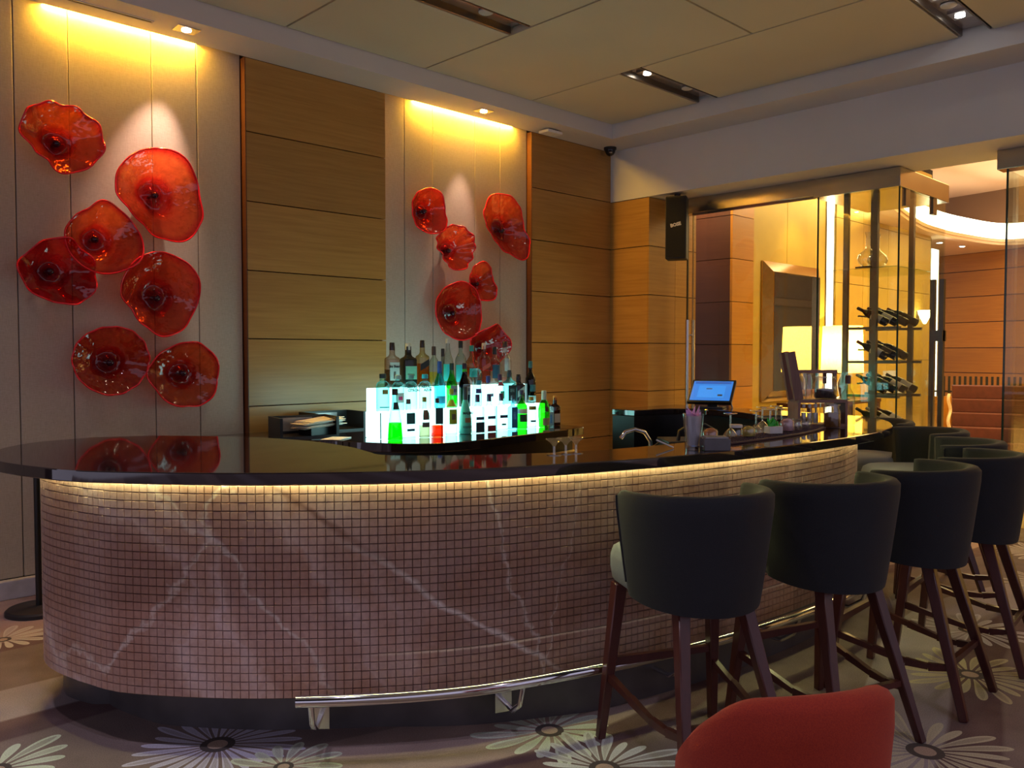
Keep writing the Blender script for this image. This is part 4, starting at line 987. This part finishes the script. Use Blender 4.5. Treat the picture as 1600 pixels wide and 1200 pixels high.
# ================================================================== THINGS ON AND AROUND THE BAR
t = thing('loudspeaker', 'black wall loudspeaker hanging under the white bulkhead', 'loudspeaker', (.08, -.80, 2.765), math.radians(-62))
MB().box(-.105, .105, -.10, .10, -.31, .32).build('cabinet', m_blackm, t, bevel=.012)
MB().box(-.095, .095, -.108, -.100, -.295, .305).build('grille', M('speaker_cloth', (.006, .006, .008), .9, bumpy=.4), t)
text_part('logo', 'BOSE', solid((.6, .6, .6), .4), t, (0, -.112, .03), (1, 0, .22), (-.22, 0, 1), .045)
MB().tube([(0, .02, .32), (0, .02, .36)], .03, 12).build('bracket', m_blackm, t, smooth=40)
t = thing('stanchion_post', 'slim black post on a round base behind the counter end', 'post', (-5.70, -.40, 0))
MB().lathe([(.175, 0), (.175, .02), (.165, .03), (.03, .036), (.02, .04)], 36).build('base_disc', m_blackm, t, smooth=40)
MB().tube([(0, 0, .03), (0, 0, .92)], .017, 14).build('pole', m_black, t, smooth=50)
MB().lathe([(.026, .92), (.030, .94), (.02, .955)], 16).build('cap', m_black, t, smooth=50)
# till screen on the far arm of the counter
t = thing('till_screen', 'till touchscreen with bright blue display on the far counter', 'screen', (-1.610, -2.302, ZT+.002), math.radians(-70))
tilt = math.radians(50); U_ = Vector((0, math.sin(tilt), math.cos(tilt))); Nn = Vector((0, -math.cos(tilt), math.sin(tilt)))
cc = Vector((0, 0, .12))
MB().obox(cc, (.165, 0, 0), U_*.125, Nn*.014).build('housing', m_black, t, bevel=.004)
sc2 = MB().obox(cc+Nn*.0145, (.148, 0, 0), U_*.106, Nn*.001).build('display', emis('till_blue', (.01, .26, .90), .42), t)
MB().obox(cc+Nn*.0158+U_*.088, (.135, 0, 0), U_*.012, Nn*.0004).build('menu_bar', emis('till_blue_dark', (.005, .12, .55), .4), sc2)
MB().obox(cc+Nn*.0158-U_*.01, (.100, 0, 0), U_*.066, Nn*.0004).build('window', emis('till_blue_mid', (.015, .31, .95), .48), sc2)
MB().obox(cc+Nn*.0164-U_*.05+Vector((.07, 0, 0)), (.018, 0, 0), U_*.009, Nn*.0004).build('button', m_black, sc2)
MB().obox(cc+Nn*.0164+U_*.02+Vector((-.02, 0, 0)), (.022, 0, 0), U_*.005, Nn*.0004).build('caption', m_black, sc2)
MB().bar((.0, .03, .0), (0, .05, .11), .07, .09, up=(0, 1, 0), d0=.03).build('stand', m_black, t); MB().box(-.09, .09, -.05, .09, 0, .012).build('foot', m_black, t)
MB().tube([(.10, .10, .10), (.13, .12, .0)], .007, 8).build('side_leg', m_steel, t)
# low equipment against the inner face of the far arm
t = thing('ice_machine', 'low black equipment cabinet inside the bar below the till', 'equipment', (-2.28, -2.62, 0), math.radians(-40))
MB().box(-.24, .24, -.16, .16, 0, .93).build('body', m_black, t, bevel=.01); MB().box(-.23, .23, -.163, -.158, .55, .9).build('door', m_blackm, t)
MB().box(.08, .14, -.167, -.163, .86, .89).build('badge', m_steel, t)
MB().tube([(-.16, -.10, .93), (-.15, -.10, .99), (-.08, -.10, 1.03), (.02, -.10, 1.03), (.09, -.10, .99), (.10, -.10, .93)], .014, 8).build('hood', m_blackm, t, smooth=50)
# napkin glass, napkin, napkin box
gx, gy = -3.986, -3.724
t = thing('tumbler', 'tall clear tumbler holding lilac napkins on the counter', 'glass', (gx, gy, ZT))
MB().lathe([(.030, 0), (.032, .008), (.046, .15), (.0445, .15), (.031, .010), (.001, .009)], 24, cap=False).build('wall', m_wineglass, t, smooth=50)
MB().lathe([(.031, 0), (.031, .008)], 24).build('base', m_wineglass, t, smooth=40)
t = thing('paper_napkin', 'lilac paper napkins standing in the tall tumbler', 'napkin', (gx, gy, ZT+.012))
m_liltint = M('lilac_napkin_inner', (.72, .69, .80), .8)
MB().lathe([(.026, 0), (.034, .10), (.036, .128)], 12).build('rolled_body', m_liltint, t, smooth=50)
for a, zz in ((20, .172), (140, .158), (265, .178)):
    c, s = math.cos(math.radians(a)), math.sin(math.radians(a)); b = MB()
    b.add([(-.030*c+.0*s, -.030*s, .11), (.030*c, .030*s, .115), (.034*c, .034*s, zz), (-.004*c-.012*s, -.004*s+.012*c, .132), (-.034*c, -.034*s, zz-.012)], [(0, 1, 2, 3), (0, 3, 4)])
    b.build('napkin_fold', m_purple, t)
bx_, by_ = -3.981, -3.830
t = thing('napkin_box', 'small dark square napkin box beside the tumbler', 'box', (bx_, by_, ZT), math.radians(-44))
MB().box(-.056, .056, -.045, .045, 0, .052).build('box', M('smoke_acrylic', (.10, .09, .10), .15), t, bevel=.003); MB().box(-.048, .048, -.038, .038, .052, .058).build('napkins', M('grey_napkin', (.35, .34, .36), .8), t)
t = thing('straw', 'pale straw end lying on the counter by the tumbler', 'straw', (gx-.075, gy+.05, ZT+.004)); MB().tube([(0, 0, 0), (-.03, .07, .03)], .0035, 8).build('tube', m_white, t, smooth=60)
# bar mat with small garnish things
mat_o = crom([(-3.84, -3.765), (-3.55, -3.775), (-3.2, -3.775), (-2.9, -3.745), (-2.65, -3.69)], 6)
t = thing('bar_mat', 'long purple-black rubber drip mat on the counter', 'mat'); 
MB().prism(mat_o+offset(mat_o, .15)[::-1], ZT, ZT+.010).build('mat_base', m_mat, t, bevel=.003)
nb = MB()
for q, tt in resample(offset(mat_o, .02), .022):
    for k in range(6):
        c = q+Vector((-tt.y, tt.x))*k*.022; nb.lathe([(.006, 0), (.004, .005)], 6, (c.x, c.y, ZT+.010))
k_ = nb.build('nubs', m_mat, t); k_['kind'] = 'stuff'
def small_jar(px_, py_, label, r, h, content=None, cfrac=.7, lid=None):
    t = thing('garnish_jar', label, 'jar', (px_, py_, ZT+.0155), 0, 'small garnish things on the bar mat')
    MB().lathe([(r*.85, 0), (r, .006), (r, h*.8), (r*.86, h*.92), (r*.9, h)], 18, cap=False).build('glass', m_wineglass, t, smooth=50)
    if content: MB().lathe([(r*.8, .003), (r*.9, .008), (r*.9, h*cfrac), (r*.5, h*cfrac+.012), (.001, h*cfrac+.016)], 16).build('garnish', content, t, smooth=50)
    if lid: MB().lathe([(r, h), (r, h+.012), (r*.9, h+.014)], 18).build('lid', lid, t, smooth=40)
m_org = M('orange_peel', (.55, .22, .10), .6, var=.3, vscale=60); m_lem = M('lemon_slices', (.62, .50, .12), .6, var=.3, vscale=60); m_pk = M('pink_sugar', (.62, .36, .40), .7, var=.2, vscale=60)
mo = offset(mat_o, .07)
small_jar(*mo[1], 'glass jar of orange peel, first on the bar mat', .034, .055, m_org, .8)
small_jar(*mo[5], 'clear jar with a white lid, second on the bar mat', .030, .05, None, 0, m_white)
small_jar(*mo[7], 'glass jar of lemon slices, third on the bar mat', .033, .05, m_lem, .7)
small_jar(*mo[14], 'wide jar of pink sugar after the green picks', .036, .065, m_pk, .75)
small_jar(*mo[16], 'clear empty jar next to the pink sugar', .036, .055, None)
small_jar(*mo[19], 'clear empty jar farthest along the bar mat', .038, .05, None)
t = thing('pick_box', 'white box of bright green cocktail picks on the bar mat', 'box', (*mo[11], ZT+.0155), math.radians(-30), 'small garnish things on the bar mat')
MB().box(-.036, .036, -.028, .028, 0, .036).build('box', m_white, t, bevel=.003)
rj = random.Random(9)
for k in range(14):
    a = rj.uniform(-.028, .028); MB().bar((a, rj.uniform(-.018, .018), .03), (a+rj.uniform(-.02, .03), rj.uniform(-.02, .02), rj.uniform(.055, .078)), .007).build('pick', m_green, t)
# upside-down wine glasses on the staff shelf
def wine_glass(loc, label, s=1.0):
    t = thing('wine_glass', label, 'glass', loc, 0, 'upside-down wine glasses behind the bar mat')
    MB().lathe([(.031*s, 0), (.041*s, .045*s), (.037*s, .075*s), (.018*s, .100*s), (.005*s, .110*s)], 22, cap=False).build('bowl', m_stemglass, t, smooth=60)
    MB().tube([(0, 0, .108*s), (0, 0, .180*s)], .0045*s, 8).build('stem', m_stemglass, t, smooth=60)
    MB().lathe([(.004*s, .178*s), (.036*s, .186*s), (.036*s, .189*s), (.002*s, .190*s)], 24).build('foot', m_stemglass, t, smooth=40)
for (x, y), lb_, s in zip(((-3.201, -3.430), (-2.887, -3.400), (-2.732, -3.400), (-2.600, -3.400), (-2.675, -3.320), (-2.538, -3.330)),
    ('upside-down wine glass standing alone behind the orange peel jar', 'upside-down wine glass behind the green picks', 'upside-down wine glass in the middle of the cluster', 'upside-down wine glass nearest the wooden rack in the front row', 'upside-down wine glass at the back of the cluster by the till', 'upside-down wine glass at the back of the cluster by the rack'), (1, 1, 1, 1, 1.03, 1.03)):
    wine_glass((x, y, 1.0), lb_, s)
# round tray
t = thing('serving_tray', 'round dark serving tray leaning by the wooden rack', 'tray', (-2.387, -3.298, ZT+.001))
MB().lathe([(.13, 0), (.15, .012), (.153, .022), (.145, .022), (.128, .008), (.001, .006)], 36).build('dish', m_blackm, t, smooth=40)
MB().tube([(.151*math.cos(k/36*2*math.pi), .151*math.sin(k/36*2*math.pi), .022) for k in range(36)], .005, 6, closed=True).build('rim', m_black, t, smooth=60)
# wooden condiment rack with jars and bottles
rx, ry = -2.501, -3.567
ra = math.radians(-40)
t = thing('condiment_rack', 'dark wooden two-tier condiment rack on the counter', 'rack', (rx, ry, ZT), ra)
MB().box(-.13, .13, -.07, .07, 0, .014).build('bottom_board', m_rackwood, t); MB().box(-.14, .14, -.075, .075, .135, .152).build('shelf', m_rackwood, t)
for sx in (-1, 1): MB().box(sx*.13, sx*.145, -.072, .072, 0, .135).build('side_board', m_rackwood, t)
for k, yy in enumerate((-.045, .045)): MB().bar((-.13, yy, .15), (-.185, yy, .42), .05, .045, up=(0, 1, 0), d0=.02).build('upright', m_rackwood, t)
MB().box(-.10, .13, .03, .06, .30, .318).build('top_rail', m_rackwood, t)
MB().bar((.12, .045, .15), (.12, .045, .30), .018).build('rail_post', m_rackwood, t)
def at_rack(a, b_, z): return (rx+a*math.cos(ra)-b_*math.sin(ra), ry+a*math.sin(ra)+b_*math.cos(ra), ZT+z)
def jar(label, a, b_, z, r, h, content, cf, lid=None, cat='jar'):
    t = thing('storage_jar', label, cat, at_rack(a, b_, z), 0, 'jars and bottles of the condiment rack')
    MB().lathe([(r*.9, 0), (r, .008), (r, h*.72), (r*.86, h*.84), (r*.84, h)], 20, cap=False).build('glass', m_wineglass, t, smooth=50)
    MB().tube([(r*.88*math.cos(k/24*2*math.pi), r*.88*math.sin(k/24*2*math.pi), h) for k in range(24)], .004, 6, closed=True).build('rim', m_wineglass, t, smooth=60)
    if content: MB().lathe([(r*.85, .004), (r*.93, .01), (r*.93, h*cf), (r*.4, h*cf+.006)], 18).build('contents', content, t, smooth=50)
    if lid: MB().lathe([(r*.9, h+.003), (r*.9, h+.016)], 18).build('lid', lid, t, smooth=40)
m_drk = M('dark_spice', (.03, .018, .02), .7, var=.3, vscale=70); m_tea = M('amber_syrup', (.20, .09, .03), .2, var=.2); m_grn = M('pale_herbs', (.28, .24, .17), .7, var=.3, vscale=60)
jar('big clear jar of dark spice on top of the wooden rack', .045, .0, .1535, .062, .125, m_drk, .42)
jar('tall narrow glass tube at the left on the wooden rack', -.085, .0, .1535, .020, .145, None, 0)
jar('tall narrow glass tube beside the big jar on the rack', -.045, .02, .1535, .020, .140, None, 0)
jar('jar of amber syrup in front of the wooden rack', .03, -.125, .002, .045, .125, m_tea, .62)
jar('jar of pale herbs in the foot of the wooden rack', .078, -.012, .0155, .042, .112, m_grn, .5)
for k, (a, lb_) in enumerate(((-.095, 'first'), (-.06, 'second'), (-.025, 'third'))):
    t = thing('spice_bottle', f'small white-capped spice bottle, {lb_} inside the rack foot', 'bottle', at_rack(a, -.03, .0155), 0, 'small spice bottles in the rack')
    MB().lathe([(.014, 0), (.015, .004), (.015, .07), (.008, .085), (.008, .095)], 14, cap=False).build('glass', m_wineglass, t, smooth=50); MB().lathe([(.0125, .003), (.0125, .06)], 12).build('contents', m_paper, t, smooth=40)
    MB().lathe([(.010, .093), (.010, .110)], 12).build('cap', m_white, t, smooth=40)
bx2, by2 = -2.335, -3.668
bottle('water_bottle', 'clear bottle with brown stopper beside the wooden rack', (bx2, by2, ZT+.002), 'std', .285, .040, (.90, .92, .86), cap=(.12, .05, .03), caph=.17)
bottle('bitters_bottle', 'slim clear bottle with dark cap behind the big jar', at_rack(.10, .13, .002), 'tall', .30, .028, (.90, .88, .80), cap=(.10, .03, .03), caph=.22)
# little stemmed glasses at the inner edge
for (x, y), z, h_, lb_ in (((-4.608, -3.476), ZT, .066, 'small stemmed glass standing on the counter edge'), ((-4.542, -3.480), ZT, .066, 'small stemmed glass just behind the first one'), ((-4.495, -3.494), ZT, .066, 'small stemmed glass farthest right of the trio')):
    t = thing('stemmed_glass', lb_, 'glass', (x, y, z), 0, 'trio of small stemmed glasses')
    MB().lathe([(.030, 0), (.030, .003), (.004, .006)], 20).build('foot', m_stemglass, t, smooth=40); MB().tube([(0, 0, .005), (0, 0, .036)], .0055, 8).build('stem', m_stemglass, t, smooth=60)
    MB().lathe([(.006, .035), (.014, .048), (.034, .064), (.035, .066)], 20, cap=False).build('bowl', m_stemglass, t, smooth=60)
# black paper trays with menus on the back counter
for (x, y), a, lb_ in (((-4.03, -.52), -12, 'black open tray at the left end of the back counter'), ((-3.62, -.24), -4, 'black open tray behind the paper stack on the back counter')):
    t = thing('paper_tray', lb_, 'tray', (x, y, ZB), math.radians(a))
    MB().box(-.21, .21, -.14, .14, 0, .012).build('tray_floor', m_black, t)
    MB().box(-.21, -.19, -.14, .14, .012, .14).build('tray_side', m_black, t); MB().box(.19, .21, -.14, .14, .012, .14).build('tray_side', m_black, t)
    MB().box(-.19, .19, .12, .14, .012, .14).build('tray_back', m_black, t)
    MB().box(-.16, .10, .112, .119, .03, .125).build('card', M('silver_card', (.36, .33, .33), .25, .5), t)
rj = random.Random(4)
t = thing('menu_stack', 'fanned stack of pale paper menus on the black tray', 'papers', (-3.94, -.57, ZB+.067), math.radians(8), None)
for k in range(8):
    c, s = math.cos(math.radians(rj.uniform(-9, 9))), math.sin(math.radians(rj.uniform(-9, 9)))
    z = k*.007; MB().obox((.03*math.sin(k*2.1), .02*math.cos(k*1.7), z), (.155*c, .155*s, .01), (-.09*s, .09*c, 0), (0, 0, .0012)).build('menu_sheet', m_paper, t)
MB().box(-.12, .12, -.07, .07, -.054, -.004).build('menu_block', m_black, t)
t = thing('cocktail_menu', 'open white menu card lying beside the light box', 'menu', (-3.98, -.86, ZB+.002), math.radians(35))
MB().box(-.10, .10, -.07, .07, 0, .004).build('card', m_paper, t)
# wine bottles and decanters in the cabinet
WN = ['lowest', 'second', 'third', 'topmost']
m_wine = M('dark_wine_glass', (.012, .016, .010), .08)
for r_i, z in enumerate(RZ):
    for k in range(4):
        if k == 3 and r_i in (0, 2): continue
        lab = f'{ORD[k]} tilted wine bottle on the {WN[r_i]} rack of the glass cabinet'
        o = thing('wine_bottle', lab, 'bottle', (VX0+.235+k*.115, VY0+.19-k*.045, z+.048), 0, 'wine bottles in the glass cabinet')
        o.rotation_euler = (math.radians(-62), 0, 0)
        MB().lathe([(.034, 0), (.038, .006), (.038, .185), (.030, .215), (.0155, .245), (.014, .30)], 18).build('glass', m_wine, o, smooth=50)
        MB().lathe([(.0155, .262), (.0155, .305), (.013, .308)], 14).build('capsule', solid(((.02, .02, .02), (.35, .33, .28), (.10, .01, .02), (.03, .03, .03))[(k+r_i) % 4], .35), o, smooth=40)
        MB().lathe([(.0386, .05), (.0386, .15)], 18, cap=False).build('label', solid(((.02, .02, .02), (.62, .58, .48), (.60, .60, .56), (.05, .04, .04))[(k+r_i*3) % 4], .6), o, smooth=40)
t = thing('decanter_stand', 'flat black stand on the cabinet glass shelf', 'stand', (VX0+.30, VY0+.40, 2.281)); MB().box(-.09, .30, -.08, .08, 0, .028).build('block', m_black, t, bevel=.004); MB().box(-.07, .28, -.06, .06, .028, .031).build('felt', m_blackm, t)
for k, lb_ in ((0, 'round clear decanter at the left of the cabinet shelf'), (1, 'round clear decanter at the right of the cabinet shelf')):
    o = thing('wine_decanter', lb_, 'decanter', (VX0+.30+k*.20, VY0+.40-k*.005, 2.313), 0, 'decanters in the glass cabinet')
    MB().lathe([(.045, 0), (.08, .03), (.092, .07), (.080, .115), (.045, .145), (.02, .17), (.016, .26), (.030, .32)], 24, cap=False).build('vessel', m_wineglass, o, smooth=60)
    MB().lathe([(.001, .002), (.044, .002)], 24, cap=False).build('base', m_wineglass, o, smooth=60)
